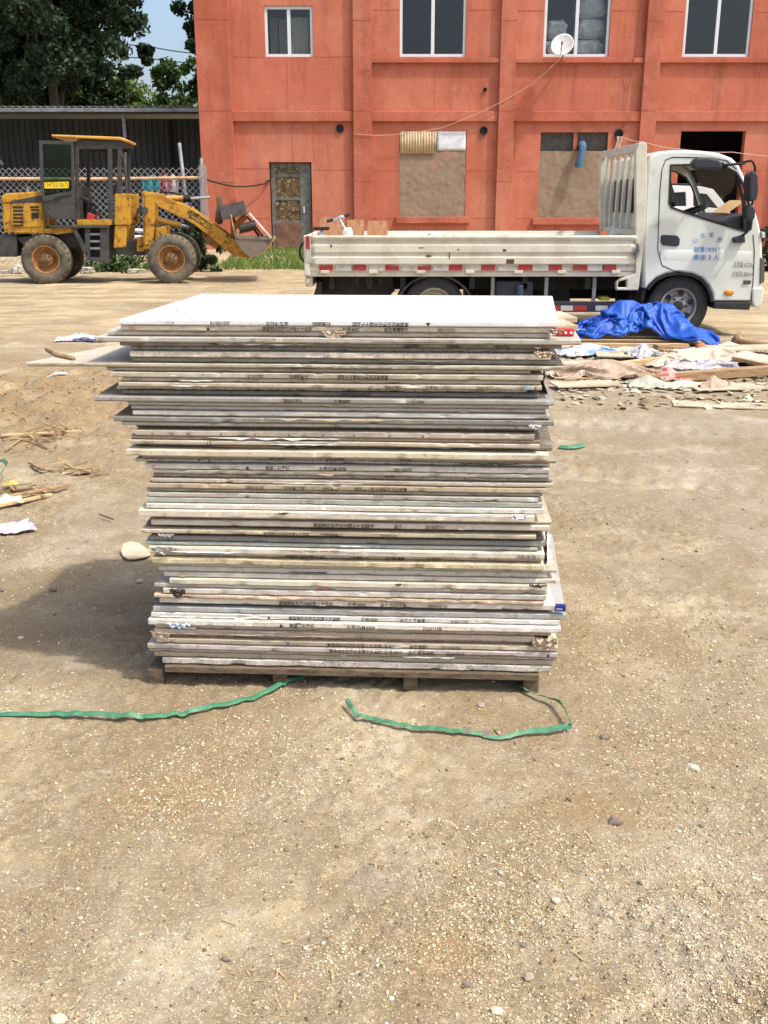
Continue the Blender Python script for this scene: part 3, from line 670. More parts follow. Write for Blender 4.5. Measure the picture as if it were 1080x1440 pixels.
# two more bays beyond the right edge of the photo
x5 = bx(1118); holes += [[(x5+.75, bz(80)), (x5+2.5, bz(80)), (x5+2.5, bz(-38)), (x5+.75, bz(-38))]]
m = MB(); m.plate([(XL+.002, ZBASE-.4), (XR, ZBASE-.4), (XR, ZT), (XL+.002, ZT)], holes, DB, DB+.24); m.build('front_wall', M_FAC, bld)
m = MB(); m.box((XL, DB+.243, ZBASE-.4), (XL+.24, DB+10, ZT)); m.build('side_wall', M_FAC, bld)
m = MB(); m.box((XR-.24, DB+.243, ZBASE-.4), (XR, DB+10, ZT)); m.build('side_wall', M_FAC, bld)
m = MB(); m.box((XL+.243, DB+9.8, ZBASE-.4), (XR-.243, DB+10, ZT)); m.build('rear_wall', M_FAC, bld)
m = MB(); m.box((XL-.15, DB-.15, ZT+.003), (XR+.15, DB+10.1, ZT+.25)); m.build('roof', M_FAC2, bld)
m = MB(); m.box((XL+.25, DB+.25, bz(165)-.1), (XR-.25, DB+9.7, bz(165)+.1)); m.box((XL+.25, DB+4, ZBASE), (XR-.25, DB+4.1, bz(165)-.11)); m.box((XL+.25, DB+4, bz(165)+.11), (XR-.25, DB+4.1, ZT)); m.build('interior', M_DARKIN, bld)
PILW = [(283, 328), (497, 523), (700, 722), (899, 921), (1100, 1122)]
pe = []
for k, (a, b) in enumerate(PILW):
    xa, xb = (XL if k == 0 else bx(a, 165)), bx(b, 165); pe.append((xa, xb))
    m = MB(); m.box((xa, DB-.16, ZBASE-.4), (xb, DB-.001, ZT)); m.build('pilaster', M_FAC2, bld, bevel=.012)
for k in range(4):
    xa, xb = pe[k][1]+.002, pe[k+1][0]-.002
    m = MB(); m.box((xa, DB-.10, bz(171)), (xb, DB-.001, bz(157))); m.build('belt_course', M_FAC2, bld, bevel=.012)
    if k: m = MB(); m.box((xa, DB-.11, bz(89)), (xb, DB-.001, bz(82))); m.build('window_ledge', M_FAC2, bld, bevel=.012)
m = MB(); m.box((pe[4][1]+.002, DB-.10, bz(171)), (XR, DB-.001, bz(157))); m.build('belt_course', M_FAC2, bld, bevel=.012)
for (a, b, t_, u_) in ((556, 660, 305, 314), (748, 850, 306, 316), (946, 1050, 306, 316)):
    m = MB(); m.box((bx(a, u_), DB-.12, bz(u_)), (bx(b, u_), DB-.001, bz(t_))); m.build('window_ledge', M_FAC2, bld, bevel=.012)
g_ = .011
def hl(x0, x1, y): m = MB(); m.box((bx(x0, y), DB-.004, bz(y)-g_), (bx(x1, y), DB+.02, bz(y)+g_)); m.build('panel_groove', M_GROOVE, bld)
def vl(x, y0, y1): m = MB(); m.box((bx(x, (y0+y1)/2)-g_, DB-.0035, bz(y1)), (bx(x, (y0+y1)/2)+g_, DB+.02, bz(y0))); m.build('panel_groove', M_GROOVE, bld)
for q in ((330, 371, 80), (330, 379, 237), (440, 496, 239), (524, 560, 240), (330, 379, 307), (657, 699, 240), (524, 555, 307), (724, 756, 241), (724, 745, 307), (854, 898, 240), (662, 699, 307), (1045, 1099, 240), (442, 496, 80), (524, 561, 14), (658, 699, 14), (724, 765, 15), (861, 898, 15), (922, 963, 16), (1061, 1099, 17)): hl(*q)
for q in ((404, 82, 156), (411, 172, 227), (611, 90, 156), (806, 90, 156), (1004, 90, 156), (441, 172, 227)): vl(*q)
for k, (a, b) in enumerate(PILW):
    for y in ((28, 156, 256) if k == 0 else (30, 156, 255)):
        m = MB(); m.box((pe[k][0]+.004, DB-.165, bz(y)-.012), (pe[k][1]-.004, DB-.15, bz(y)+.012)); m.build('pilaster_groove', M_GROOVE, bld)
# upper windows
def window(u, label=None):
    r = rect(*u); (xa, z0), (xb, _), (_, z1) = r[0], r[1], r[2]; t_ = .075
    m = MB(); m.plate([(xa+.002, z0+.002), (xb-.002, z0+.002), (xb-.002, z1-.002), (xa+.002, z1-.002)], [[(xa+t_, z0+t_), (xb-t_, z0+t_), (xb-t_, z1-t_), (xa+t_, z1-t_)]], DB+.05, DB+.13)
    xm = (xa+xb)/2; m.box((xm-.045, DB+.06, z0+t_-.001), (xm+.045, DB+.12, z1-t_+.001))
    f = m.build('window', M_ALU, bld, bevel=.006)
    if label: f['label'] = label
    for a, b, y in ((xa+t_, xm-.045, .075), (xm+.045, xb-t_, .10)):
        q = MB(); q.box((a-.003, DB+y, z0+t_-.003), (b+.003, DB+y+.006, z1-t_+.003)); q.build('pane', M_GLASS, f)
    return xa, xb, z0, z1
for k, u in enumerate(UW): wv = window(u, ('small sliding window with a pale curtain', None, 'window with white sacks piled behind', None)[k])
# curtain and inner clutter behind the small window
xa, xb, z0, z1 = [*(rect(*UW[0])[0]), *(rect(*UW[0])[2])][0], rect(*UW[0])[1][0], rect(*UW[0])[0][1], rect(*UW[0])[2][1]
m = MB(); m.grid(40, 2, lambda s, t_: (xa+.66+s*.5, DB+.32+.04*math.sin(s*40), z0+t_*(z1-z0)*.82)); cu_ = m.build('curtain', M('pale_curtain', rgb(206, 200, 188), rough=.9), smooth='all')
tag(cu_, 'pale pleated curtain behind the right pane of the small upper window', 'curtain', kind='thing')
m = MB(); m.box((xa+.1, DB+.5, z0-.1), (xa+.3, DB+.55, z1-.2)); m.box((xa+.34, DB+.45, z0-.1), (xa+.55, DB+.5, z1-.25))
tag(m.build('storage_board', M('tan_board', rgb(150, 136, 118), rough=.8)), 'grey tan board standing inside the small upper window', 'board', kind='thing')
# white sacks in the third upper window
def sack(name, c, size, mat, seed, label, group=None, wr=.12, cat='sack', parent=None, flat=1.0):
    bm = bmesh.new(); bmesh.ops.create_icosphere(bm, subdivisions=4, radius=1); m = MB(); c = Vector(c); vs = []
    for v in bm.verts:
        p = v.co.copy(); q = Vector([math.copysign(abs(a)**.55, a) for a in p]); q.z *= 1-.25*abs(p.x*p.y)
        w_ = wr*(abs(mn.noise(p*2.3+Vector((seed*3.1, 0, 0))))*1.6+.6*abs(mn.noise(p*6+Vector((0, seed, 0))))-.5)
        q *= 1+w_; vs.append(c+Vector((q.x*size[0]/2, q.y*size[1]/2, q.z*size[2]/2)))
    m.add(vs, [tuple(x.index for x in f.verts) for f in bm.faces]); bm.free()
    o = m.build(name, mat, parent, smooth='all')
    if parent is None: tag(o, label, cat, group, 'thing')
    return o
M_SACK = M('white_plastic_sack', rgb(225, 226, 226), rgb(196, 198, 200), 6, rough=.35, bump=.4, bscale=14)
r3 = rect(*UW[2]); xs0, zs0 = r3[0][0], r3[0][1]
for dx, dz, sx, sz, lb in ((1.28, .42, .78, .5, 'lowest white sack behind the right pane of the dish window'), (1.3, .92, .8, .5, 'middle white sack in the pile behind the dish window'), (1.28, 1.42, .8, .5, 'grey white sack topmost in the pile behind the dish window'), (.38, .9, .6, .5, 'white sack standing behind the left pane above the dish'), (.3, .42, .5, .45, 'pale sack low behind the left pane, beside the dish')):
    sack('sack', (xs0+dx, DB+.55, zs0+dz-.18), (sx, .5, sz), M_SACK, dx*7+dz, lb, 'white sacks stored behind the upper window', .18)
# bricked up lower openings
def infill(l, ytop, parent=bld):
    r = rect(*l); m = MB(); xa, xb, z0 = r[0][0], r[1][0], r[0][1]; zt = bz(ytop); n1, n2 = 30, 34
    m.grid(n1, n2, lambda s, t_: (xa+.003+s*(xb-xa-.006), DB+.012-.013*mn.noise(Vector((s*4, t_*5, l[0])))-.01*mn.noise(Vector((s*14, t_*14, l[0]))), z0+.002+t_*(zt-z0-.002)))
    m.box((xa+.003, DB+.06, z0+.002), (xb-.003, DB+.2, zt)); m.add([(xa+.003, DB+.012, zt), (xb-.003, DB+.012, zt), (xb-.003, DB+.2, zt), (xa+.003, DB+.2, zt)], [(0, 1, 2, 3)])
    return m.build('cement_infill', M_CEM, bld)
infill(LW[0], 211); infill(LW[1], 212)
r = rect(*LW[0]); xa, xb, z1 = r[0][0], r[1][0], r[2][1]
xm = bx(613, 200); zl = bz(216); nn = 120
M_CORR = M('tan_corrugated_sheet', rgb(206, 186, 150), rgb(176, 152, 116), 4, rough=.6)
m = MB(); m.grid(nn, 2, lambda s, t_: (xa+.01+s*(xm-xa), DB-.02+.022*math.sin(s*math.pi*2*13), zl+t_*(z1-zl-.01))); m.build('corrugated_sheet', M_CORR, bld, smooth='all', solid=.003)
M_WPAN = M('white_panel', rgb(222, 224, 226), rgb(196, 200, 204), 4, rough=.5, bump=.3, bscale=5)
m = MB(); m.grid(12, 8, lambda s, t_: (xm+.03+s*(xb-xm-.05), DB+.005+.02*mn.noise(Vector((s*3, t_*2, 1))), bz(211.5)+t_*(z1-bz(211.5)-.01))); m.build('white_panel', M_WPAN, bld, smooth='all', solid=.006)
r = rect(*LW[1]); xa, xb, z1 = r[0][0], r[1][0], r[2][1]
m = MB(); m.box((xa+.005, DB+.12, bz(211)), (xb-.005, DB+.14, z1-.005)); m.build('dark_transom', M('dusty_dark_glass', rgb(66, 64, 58), rgb(92, 86, 74), 8, rough=.35), bld)
m = MB(); m.box((bx(809, 200)-.05, DB+.02, bz(211)), (bx(809, 200)+.05, DB+.115, z1-.003)); m.build('transom_post', M_FAC2, bld)
# door
xa, xb, z0, z1 = d[0][0], d[1][0], d[0][1], d[2][1]
M_DFR = M('grey_green_steel', rgb(112, 116, 106), rgb(84, 80, 72), 9, rough=.55, c3=rgb(110, 70, 46), s3=14)
M_DPAN = M('rusty_brown_panel', rgb(126, 92, 72), rgb(98, 70, 56), 5, rough=.7, c3=rgb(140, 122, 104), s3=9)
door = MB(); t_ = .09; xr = xb-.28
zz = [z0+.003, z0+.86, z0+1.52, z0+2.02-.0, z0+2.36]; hs = []
for a, b in ((z0+.80, z0+1.34), (z0+1.42, z0+1.95), (z0+2.03, z0+2.42)):
    if b < z1-.1: hs.append([(xa+.14, a), (xr-.06, a), (xr-.06, b), (xa+.14, b)])
    else: hs.append([(xa+.14, a), (xr-.06, a), (xr-.06, z1-.12), (xa+.14, z1-.12)])
door.plate([(xa+.03, z0), (xb-.03, z0), (xb-.03, z1-.02), (xa+.03, z1-.02)], hs, DB+.12, DB+.17)
dd = door.build('door', M_DFR, bld, bevel=.006)
m = MB(); m.box((xa+.12, DB+.10, z0+.03), (xr-.04, DB+.118, z0+.74)); m.build('lower_panel', M_DPAN, dd, bevel=.004)
M_DG = M('dusty_door_glass', rgb(70, 58, 44), rgb(120, 98, 66), 7, .4, .62, rough=.2, c3=rgb(196, 176, 140), s3=12, lo3=.58, hi3=.66)
for h in hs: q = MB(); q.box((h[0][0]-.003, DB+.14, h[0][1]-.003), (h[1][0]+.003, DB+.15, h[2][1]+.003)); q.build('pane', M_DG, dd)
m = MB(); m.tube([(xr+.04, DB+.09, z0+1.0), (xr+.04, DB+.09, z0+1.18)], .018); m.box((xr+.02, DB+.09, z0+1.0), (xr+.06, DB+.119, z0+1.03)); m.build('handle', M_ALU, dd)
m = MB(); m.box((xa-.1, DB-.55, ZBASE-.35), (xb+.5, DB-.002, z0-.004)); m.build('door_step', M('grey_concrete', rgb(190, 176, 156), rgb(160, 148, 130), 6, rough=.9, bump=.4), bld, bevel=.01)
# wall plugs (pipe holes)
M_BLK = M('black_rubber', rgb(34, 33, 33), rough=.7)
for px, py in ((478, 181), (680, 184), (682, 126)):
    c = P(px, py, DB); m = MB(); s_ = .11 if py > 150 else .05
    m.lathe([(s_, .0), (s_, -.05), (s_*.8, -.05), (s_*.75, -.01)], c, 14); m.build('pipe_hole', M_BLK, bld)
c = P(870, 188, DB); m = MB(); m.lathe([(.12, .0), (.12, -.06), (.09, -.06), (.08, -.01)], c, 14); m.build('pipe_hole', M_BLK, bld)
m = MB(); m.grid(8, 12, lambda s, t_: (c.x-.08+.16*s+.02*math.sin(t_*6), DB-.09-.03*math.sin(s*9+t_*3), c.z-.08-.35*t_))
tag(m.build('rag', M('pale_rag', rgb(196, 168, 150), rough=.9), smooth='all', solid=.01), 'pale rag hanging from a black hole above the truck headboard', 'rag', kind='thing')
# blue vent pipe
t1, t0 = P(820, 203, DB-.25), P(814, 234, DB-.25); m = MB()
m.tube([Vector((t1.x, DB+.10, t1.z)), Vector((t1.x, DB-.16, t1.z)), Vector((t1.x, DB-.24, t1.z-.06)), Vector((t0.x+.05, DB-.25, t1.z-.3)), t0], .1, 16)
pp = m.build('vent_pipe', M('blue_grey_pvc', rgb(84, 116, 140), rgb(70, 96, 118), 5, rough=.4), smooth=True)
tag(pp, 'blue grey elbow vent pipe hanging below the dark transom', 'vent pipe', kind='thing')
m = MB(); m.tube([t0+Vector((.002, 0, .10)), t0+Vector((-.004, 0, -.03))], .112, 16); m.build('pipe_collar', M('teal_ring', rgb(60, 104, 120), rough=.4), pp)
# satellite dish
dc = P(791, 65, DB-.5); dish = thing('satellite_dish', 'white satellite dish fixed under the third upper window', 'satellite dish', dc)
ax = Vector((-.25, -.75, .5)).normalized(); qd = ax.to_track_quat('Z', 'Y').to_matrix(); m = MB(); vs = []; fs = []
for i in range(9):
    r_ = i/8*.30
    for k in range(36):
        a = 2*math.pi*k/36; vs.append(dc+qd @ Vector((r_*math.cos(a), r_*math.sin(a)*1.12, .75*r_*r_)))
for i in range(8):
    for k in range(36): fs.append((i*36+k, i*36+(k+1) % 36, (i+1)*36+(k+1) % 36, (i+1)*36+k))
m.add(vs, fs); m.build('reflector', M('white_enamel', rgb(206, 206, 202), rgb(188, 184, 176), 4, rough=.4), dish, smooth='all', solid=.008)
M_GST = M('grey_steel', rgb(140, 142, 144), rgb(110, 110, 110), 10, rough=.5, metal=.4)
lnb = dc+qd @ Vector((.04, -.16, .34)); m = MB(); m.tube([dc+qd @ Vector((0, -.30, .06)), lnb], .012, 6); m.tube([lnb, lnb+ax*-.07], .03, 10); m.build('feed_arm', M('rust_brown_arm', rgb(150, 104, 84), rough=.6), dish)
m = MB(); m.tube([dc-ax*.02, dc-ax*.12, Vector((dc.x+.1, DB-.05, dc.z-.3)), Vector((dc.x+.1, DB-.002, dc.z-.3))], .02, 8); m.build('bracket', M_GST, dish)
# wires on the facade
def wire(name, pts, r, mat, label, sag=0, cat='wire'):
    v = []
    for i in range(len(pts)-1):
        for k in range(8):
            t_ = k/8; p = pts[i].lerp(pts[i+1], t_); p.z -= sag*4*t_*(1-t_); v.append(p)
    v.append(pts[-1]); m = MB(); m.tube(v, r, 5); return tag(m.build(name, mat, smooth='all'), label, cat, kind='thing')
M_WW = M('pale_wire', rgb(206, 170, 150), rough=.6); M_BW = M('black_wire', rgb(40, 36, 36), rough=.6)
wire('cable', [P(497, 188, DB-.18), P(545, 190, DB-.18), P(620, 180, DB-.18), P(686, 153, DB-.18), P(745, 120, DB-.18), P(786, 84, DB-.2), P(797, 78, DB-.3)], .007, M_WW, 'pale thin cable running up across the facade to the dish', .02, 'cable')
wire('cable', [P(285, 250, DB-1.5), P(330, 262, DB-.3), P(372, 258, DB-.1), P(380, 252, DB-.02), P(374, 254, DB-.05)], .022, M_BW, 'thick black cable sagging from the fence end to the door frame', .03, 'cable')
wire('cable', [P(872, 192, DB-.1), P(905, 200, DB-.2), P(960, 210, DB-.25), P(1030, 214, DB-.25), P(1130, 222, DB-.2)], .01, M_WW, 'pale thin cable along the wall above the truck cab', .03, 'cable')
wire('cable', [P(902, -10, DB-.18), P(896, 60, DB-.18), P(884, 120, DB-.05), P(876, 180, DB-.06)], .008, M('red_brown_wire', rgb(140, 76, 60), rough=.7), 'thin reddish cable dropping down the wall to the rag hole', 0, 'cable')
wire('power_line', [P(150, 55, 60), P(205, 64, 60), P(300, 76, 60)], .03, M_BW, 'upper thin power line crossing the sky gap', .1, 'power line')
wire('power_line', [P(150, 74, 60), P(205, 81, 60), P(300, 88, 60)], .03, M_BW, 'lower thin power line crossing the sky gap', .1, 'power line')

# ------------------------------------------------------------ shed and fence at left
DS = 32.0
sl, sr, zr = P(-160, 153, DS).x, XL-.05, P(200, 152, DS).z
shed = thing('shed', 'dark grey corrugated metal shed with thin flat roof behind the fence', 'shed', ((sl+sr)/2, DS+2, .28))
M_SHED = M('grey_corrugated_steel', rgb(66, 74, 83), rgb(54, 60, 67), 3, rough=.5, metal=.2, stretch=(1, 1, .2)); M_ROOF = M('roof_sheet', rgb(138, 142, 146), rgb(110, 112, 114), 5, rough=.5, metal=.3)
nc = 900; m = MB(); m.grid(nc, 2, lambda s, t_: (sl+s*(sr-sl), DS+3.2+(.035 if (s*(sr-sl)*5) % 1 < .25 else 0), .1+t_*(zr-.15))); m.build('back_wall', M_SHED, shed)
m = MB(); m.box((sl, DS+3.24, .1), (sr, DS+3.3, zr-.06)); m.build('liner', M_DARKIN, shed)
nr = 400; m = MB(); m.grid(nr, 2, lambda s, t_: (sl-.3+s*(sr-sl+.3), DS-.5+t_*7, zr+.02*math.sin(s*(sr-sl)*math.pi*2*5)+t_*.15)); m.build('roof', M_ROOF, shed, solid=.01)
m = MB(); m.box((sl-.3, DS-.5, zr-.14), (sr, DS-.42, zr-.035)); m.build('eave_beam', M_ROOF, shed)
for px in (-60, 176, 211): 
    x = P(px, 200, DS).x; m = MB(); m.box((x-.05, DS+(0 if px != 211 else 3.0), 0), (x+.05, DS+.1+(0 if px != 211 else 3.0), zr-.15)); m.build('post', M_GST if px != 211 else M_BLK, shed)
m = MB(); m.tube([P(-30, 180, DS+.6), P(4, 232, DS+.6)], .05); m.build('brace', M_GST, shed)
m = MB(); m.box((sl, DS-.3, .05), (sl+.1, DS+3.2, zr-.1)); m.build('end_wall', M_SHED, shed)

DF = 24.2
fl, fr = P(-60, 300, DF).x, P(290, 300, DF).x; zf0, zf1 = .12, P(100, 236, DF).z
fence = thing('chain_link_fence', 'galvanised chain link fence with wooden rail in front of the shed', 'fence', ((fl+fr)/2, DF, 0))
m = MB(); H_ = zf1-zf0; p_ = .145; r_ = .0056
k = -int(H_/p_)-1
while fl+k*p_ < fr:
    for sgn in (1, -1):
        x0 = fl+k*p_ if sgn > 0 else fl+k*p_+H_; x1 = x0+sgn*H_; a0, a1 = 0, 1
        # clip to [fl, fr]
        lo, hi = (fl-x0)/(x1-x0), (fr-x0)/(x1-x0)
        a0, a1 = max(0, min(lo, hi)), min(1, max(lo, hi))
        if a1-a0 > .01: m.tube([(x0+(x1-x0)*a0, DF+.004*sgn, zf0+H_*a0+(.06 if a0 > 0 else 0)*0), (x0+(x1-x0)*a1, DF+.004*sgn, zf0+H_*a1)], r_, 4)
    k += 1
M_GALV = M('galvanised_wire', rgb(184, 185, 184), rgb(150, 150, 148), 8, rough=.5, metal=.2)
m.build('wire_mesh', M_GALV, fence)
m = MB(); m.tube([P(-60, 251, DF-.03), P(110, 252, DF-.03), P(286, 250, DF-.03)], .035, 8); m.build('wooden_rail', M('pale_timber', rgb(214, 176, 132), rgb(180, 140, 100), 6, rough=.8), fence)
for px, top in ((-40, 240), (40, 262), (180, 240), (284, 222)):
    b = P(px, 380, DF+.04); t_ = P(px-1, top, DF+.04); m = MB(); m.tube([(b.x, DF+.05, -.1), (t_.x, DF+.05, t_.z)], .035, 8); m.build('post', M_GALV, fence, smooth=True)
b = P(268, 335, DF+.1); t_ = P(252, 201, DF+.1); m = MB(); m.tube([b, t_], .04, 8); tag(m.build('leaning_pole', M_GALV, smooth=True), 'pale pole leaning against the fence near its right end', 'pole', kind='thing')
xa, xb = P(283, 300, DF-.1).x, P(293, 300, DF-.1).x; za, zb = P(288, 306, DF-.1).z, P(288, 232, DF-.1).z; m = MB()
for k in range(9): x = xa+(xb-xa)*k/8; m.tube([(x, DF-.1, za-.6), (x, DF-.1, zb)], .006, 4)
for k in range(34): z = za-.6+(zb-za+.6)*k/33; m.tube([(xa, DF-.106, z), (xb, DF-.106, z)], .006, 4)
tag(m.build('mesh_panel', M_GALV), 'narrow welded mesh panel standing at the fence end by the building corner', 'mesh panel', kind='thing')
# clothes hanging on the fence
for px, py, w_, h_, c_, lb in ((214, 264, .38, .5, (50, 150, 160), 'teal cloth hanging behind the fence above the loader arm'), (232, 262, .2, .45, (190, 70, 84), 'red cloth hanging between teal and pale cloths'), (242, 263, .26, .5, (222, 206, 210), 'pale pinkish cloth hanging behind the fence'), (208, 298, .25, .35, (110, 190, 205), 'light blue cloth low on the fence behind the loader arm')):
    c = P(px, py, DF+.12); m = MB(); m.grid(12, 12, lambda s, t_: (c.x+(s-.5)*w_*(1+.2*math.sin(t_*5)), DF+.12+.05*math.sin(s*13+px)+.02*math.sin(t_*9), c.z+h_/2-t_*h_-.04*math.sin(s*8)))
    tag(m.build('cloth', M('cloth_%d' % px, rgb(*c_), rgb(*[q*.8 for q in c_]), 8, rough=.9), smooth='all', solid=.01), lb, 'cloth', 'clothes hung on the fence', 'thing')

# ------------------------------------------------------------ vegetation
def leaf_mat(name, c1, c2, tr=.25):
    t = NT(name); gi = t.n('ShaderNodeNewGeometry'); rr = t.n('ShaderNodeValToRGB'); e = rr.color_ramp.elements
    e[0].color = c1; e[1].color = c2; t.l(gi.outputs['Random Per Island'], rr.inputs[0])
    t.out(rr.outputs[0], .6, 0, .25)
    tl = t.n('ShaderNodeBsdfTranslucent'); t.l(rr.outputs[0], tl.inputs[0]); mx = t.n('ShaderNodeMixShader'); mx.inputs[0].default_value = tr
    o = [n for n in t.t.nodes if n.type == 'OUTPUT_MATERIAL'][0]
    t.l(t.b.outputs[0], mx.inputs[1]); t.l(tl.outputs[0], mx.inputs[2]); t.l(mx.outputs[0], o.inputs[0]); return t.m
def leaves(centers, radii, per, size, seed, flat=.8):
    r = np.random.default_rng(seed); C_ = np.repeat(np.array(centers), per, 0); R_ = np.repeat(np.array(radii), per)
    d = r.normal(0, 1, C_.shape); d /= np.linalg.norm(d, axis=1)[:, None]; d *= (r.uniform(0, 1, len(d))**.45*R_)[:, None]; d[:, 2] *= flat
    c = C_+d; n = len(c); s = size*r.uniform(.6, 1.3, n)
    a = r.normal(0, 1, (n, 3)); a /= np.linalg.norm(a, axis=1)[:, None]; b = np.cross(a, r.normal(0, 1, (n, 3))); b /= np.linalg.norm(b, axis=1)[:, None]
    v = np.stack([c-a*s[:, None]*.6, c+b*s[:, None]*.42, c+a*s[:, None]*.7, c-b*s[:, None]*.42], 1).reshape(-1, 3)
    return v, np.arange(4*n).reshape(n, 4)
M_BARK = M('grey_bark', rgb(104, 92, 78), rgb(70, 60, 50), 12, rough=.9, bump=.6, bscale=20, stretch=(3, 3, .5))
def tree(label, x, y, z0, h, rx, rz, ncl, per, size, mat, seed, trunk_r=.22, low=.25, group='trees beyond the shed', name='tree', hole=None):
    rd = random.Random(seed); t = thing(name, label, name.replace('_', ' '), (x, y, z0), group)
    cz = z0+h*low+(h*(1-low))/2; cs, rs_ = [], []
    while len(cs) < ncl:
        p = Vector((rd.gauss(0, 1), rd.gauss(0, 1), rd.gauss(0, 1))).normalized()*(rd.random()**.4)
        q = Vector((x+p.x*rx, y+p.y*rx, cz+p.z*h*(1-low)/2))
        if mn.noise(q*.45+Vector((seed, 0, 0))) < -.18: continue
        cs.append(q[:]); rs_.append(rd.uniform(.35, .9)*(rx*.24 if rx > 2.3 else rx*.5))
    v, f = leaves(cs, rs_, per, size, seed)
    o = npmesh('crown', v-np.array([x, y, z0]), f, mat); o.parent = t
    m = MB(); lean = rd.uniform(-.3, .3)
    tp = [Vector((x+lean*k/6*.6+.08*math.sin(k*2+seed), y+.1*math.sin(k), z0-.2+h*.8*k/6)) for k in range(7)]
    m.tube(tp, [trunk_r*(1-.13*k) for k in range(7)], 10)
    for k in range(12):
        b = tp[2+k % 4]; e_ = Vector(rd.choice(cs)); mid = b.lerp(e_, .5)+Vector((0, 0, .3)); m.tube([b, mid, e_], [trunk_r*.4, trunk_r*.25, trunk_r*.08], 6)
    m.build('trunk', M_BARK, t, smooth='all'); return t
L_DK = leaf_mat('dark_leaf', rgb(32, 48, 30), rgb(58, 76, 48), .12); L_MD = leaf_mat('mid_leaf', rgb(50, 74, 38), rgb(80, 106, 54), .2); L_LT = leaf_mat('light_leaf', rgb(80, 104, 48), rgb(122, 142, 72), .25)
a = P(66, 60, 39); tree('tall dark broadleaf tree with its trunk left of the sky gap', a.x, 39, 0, 14.5, 3.6, 5, 270, 230, .15, L_DK, 3, .26, .36)
a = P(-15, 60, 41); tree('broad dark tree at the left edge overlapping the tall one', a.x, 41, 0, 15, 3.8, 5, 250, 220, .15, L_DK, 8, .26, .36)
a = P(328, 40, 42.5); tree('dark tree hanging out from behind the building corner', a.x, 42.5, 0, 14, 2.4, 5, 170, 230, .15, L_DK, 14, .2, .3)
a = P(10, 60, 46); tree('mid green tree with sunlit leaves behind the left trees', a.x, 46, 0, 11, 3.6, 4, 170, 180, .17, L_MD, 22, .2, .2)
a = P(150, 60, 47); tree('dark round tree filling the gap behind the tall tree', a.x-.6, 47, 0, 12.5, 2.5, 4, 120, 180, .17, L_DK, 27, .2, .28)
for k, (px, h_, w_, L_, lb) in enumerate(((232, 6.6, .8, L_MD, 'slim poplar like tree standing at the foot of the sky gap'), (264, 6.9, 1.3, L_MD, 'pale green tree beside the building corner, low in the gap'), (140, 6.8, 1.8, L_LT, 'yellow green bush tree above the shed roof, centre left'), (188, 6.2, 1.6, L_LT, 'yellow green bush tree above the shed roof, left of the poplar'), (60, 7.2, 2.2, L_MD, 'low green tree above the shed roof near the left trunk'), (213, 5.8, 1.1, L_MD, 'small olive tree above the shed roof, just left of the poplar'), (100, 6.6, 1.8, L_LT, 'yellow green low tree behind the tall trunk'), (20, 7.0, 2, L_MD, 'low leafy tree above the shed roof at the left edge'))):
    a = P(px, 120, 52+k); tree(lb, a.x, 52+k, 0, h_+1.5, w_*1.2, 3, 70, 110, .2, L_, 40+k, .12, .1)
def bush(label, px, py, D, rx, h, n, size, mat, seed, cat='bush'):
    b = G(px, py) if D is None else P(px, py, D); z0 = gz(b.x, b.y); rd = random.Random(seed); t = thing(cat, label, cat, (b.x, b.y, z0))
    cs = [(b.x+rd.gauss(0, .45)*rx, b.y+rd.gauss(0, .4)*rx*.5, z0+h*rd.random()**1.2) for k in range(n)]
    v, f = leaves(cs, [rx*.22]*n, 40, size, seed); o = npmesh('foliage', v-np.array([b.x, b.y, z0]), f, mat); o.parent = t
    m = MB()
    for c in cs[:14]: m.tube([(b.x+(c[0]-b.x)*.3, b.y, z0-.05), c], [.015, .006], 5)
    m.build('stem', M_BARK, t)
bush('dark leafy bush behind the front wheel of the loader', 268, 372, 23.6, .55, 1.1, 60, .09, L_DK, 5)
bush('low weeds between the loader wheels at the fence foot', 165, 378, 23.8, .9, .35, 30, .07, L_MD, 6, 'weed clump')
bush('leafy weeds by the right edge in front of the building', 1090, 380, 24, .9, .9, 50, .09, L_DK, 7, 'weed clump')
# grass strip
n = 14000; xs = RNG.uniform(-8.3, -.2, n); ys = RNG.uniform(23.6, 28.6, n); edge = 24.3+.5*(fbm(xs*1.3, ys*0, 3, 71)-.5)*2
kp = (ys > edge) & (xs < 1) & ~((xs < -4.0) & (ys > 25.5)); xs, ys = xs[kp], ys[kp]; n = len(xs)
hh = RNG.uniform(.06, .2, n)*(.5+fbm(xs*1.5, ys*1.5, 2, 72)); zz_ = ground_h(xs, ys); an = RNG.uniform(0, 6.28, n); ln = RNG.uniform(-.08, .08, (n, 2))
wv_ = .012; v = np.stack([np.stack([xs-np.cos(an)*wv_, ys-np.sin(an)*wv_, zz_], -1), np.stack([xs+np.cos(an)*wv_, ys+np.sin(an)*wv_, zz_], -1), np.stack([xs+ln[:, 0], ys+ln[:, 1], zz_+hh], -1)], 1).reshape(-1, 3)
L_GR = leaf_mat('grass_blade', rgb(86, 116, 48), rgb(124, 148, 70), .3)
tag(npmesh('grass', v, np.arange(3*n).reshape(n, 3), L_GR), kind='stuff')
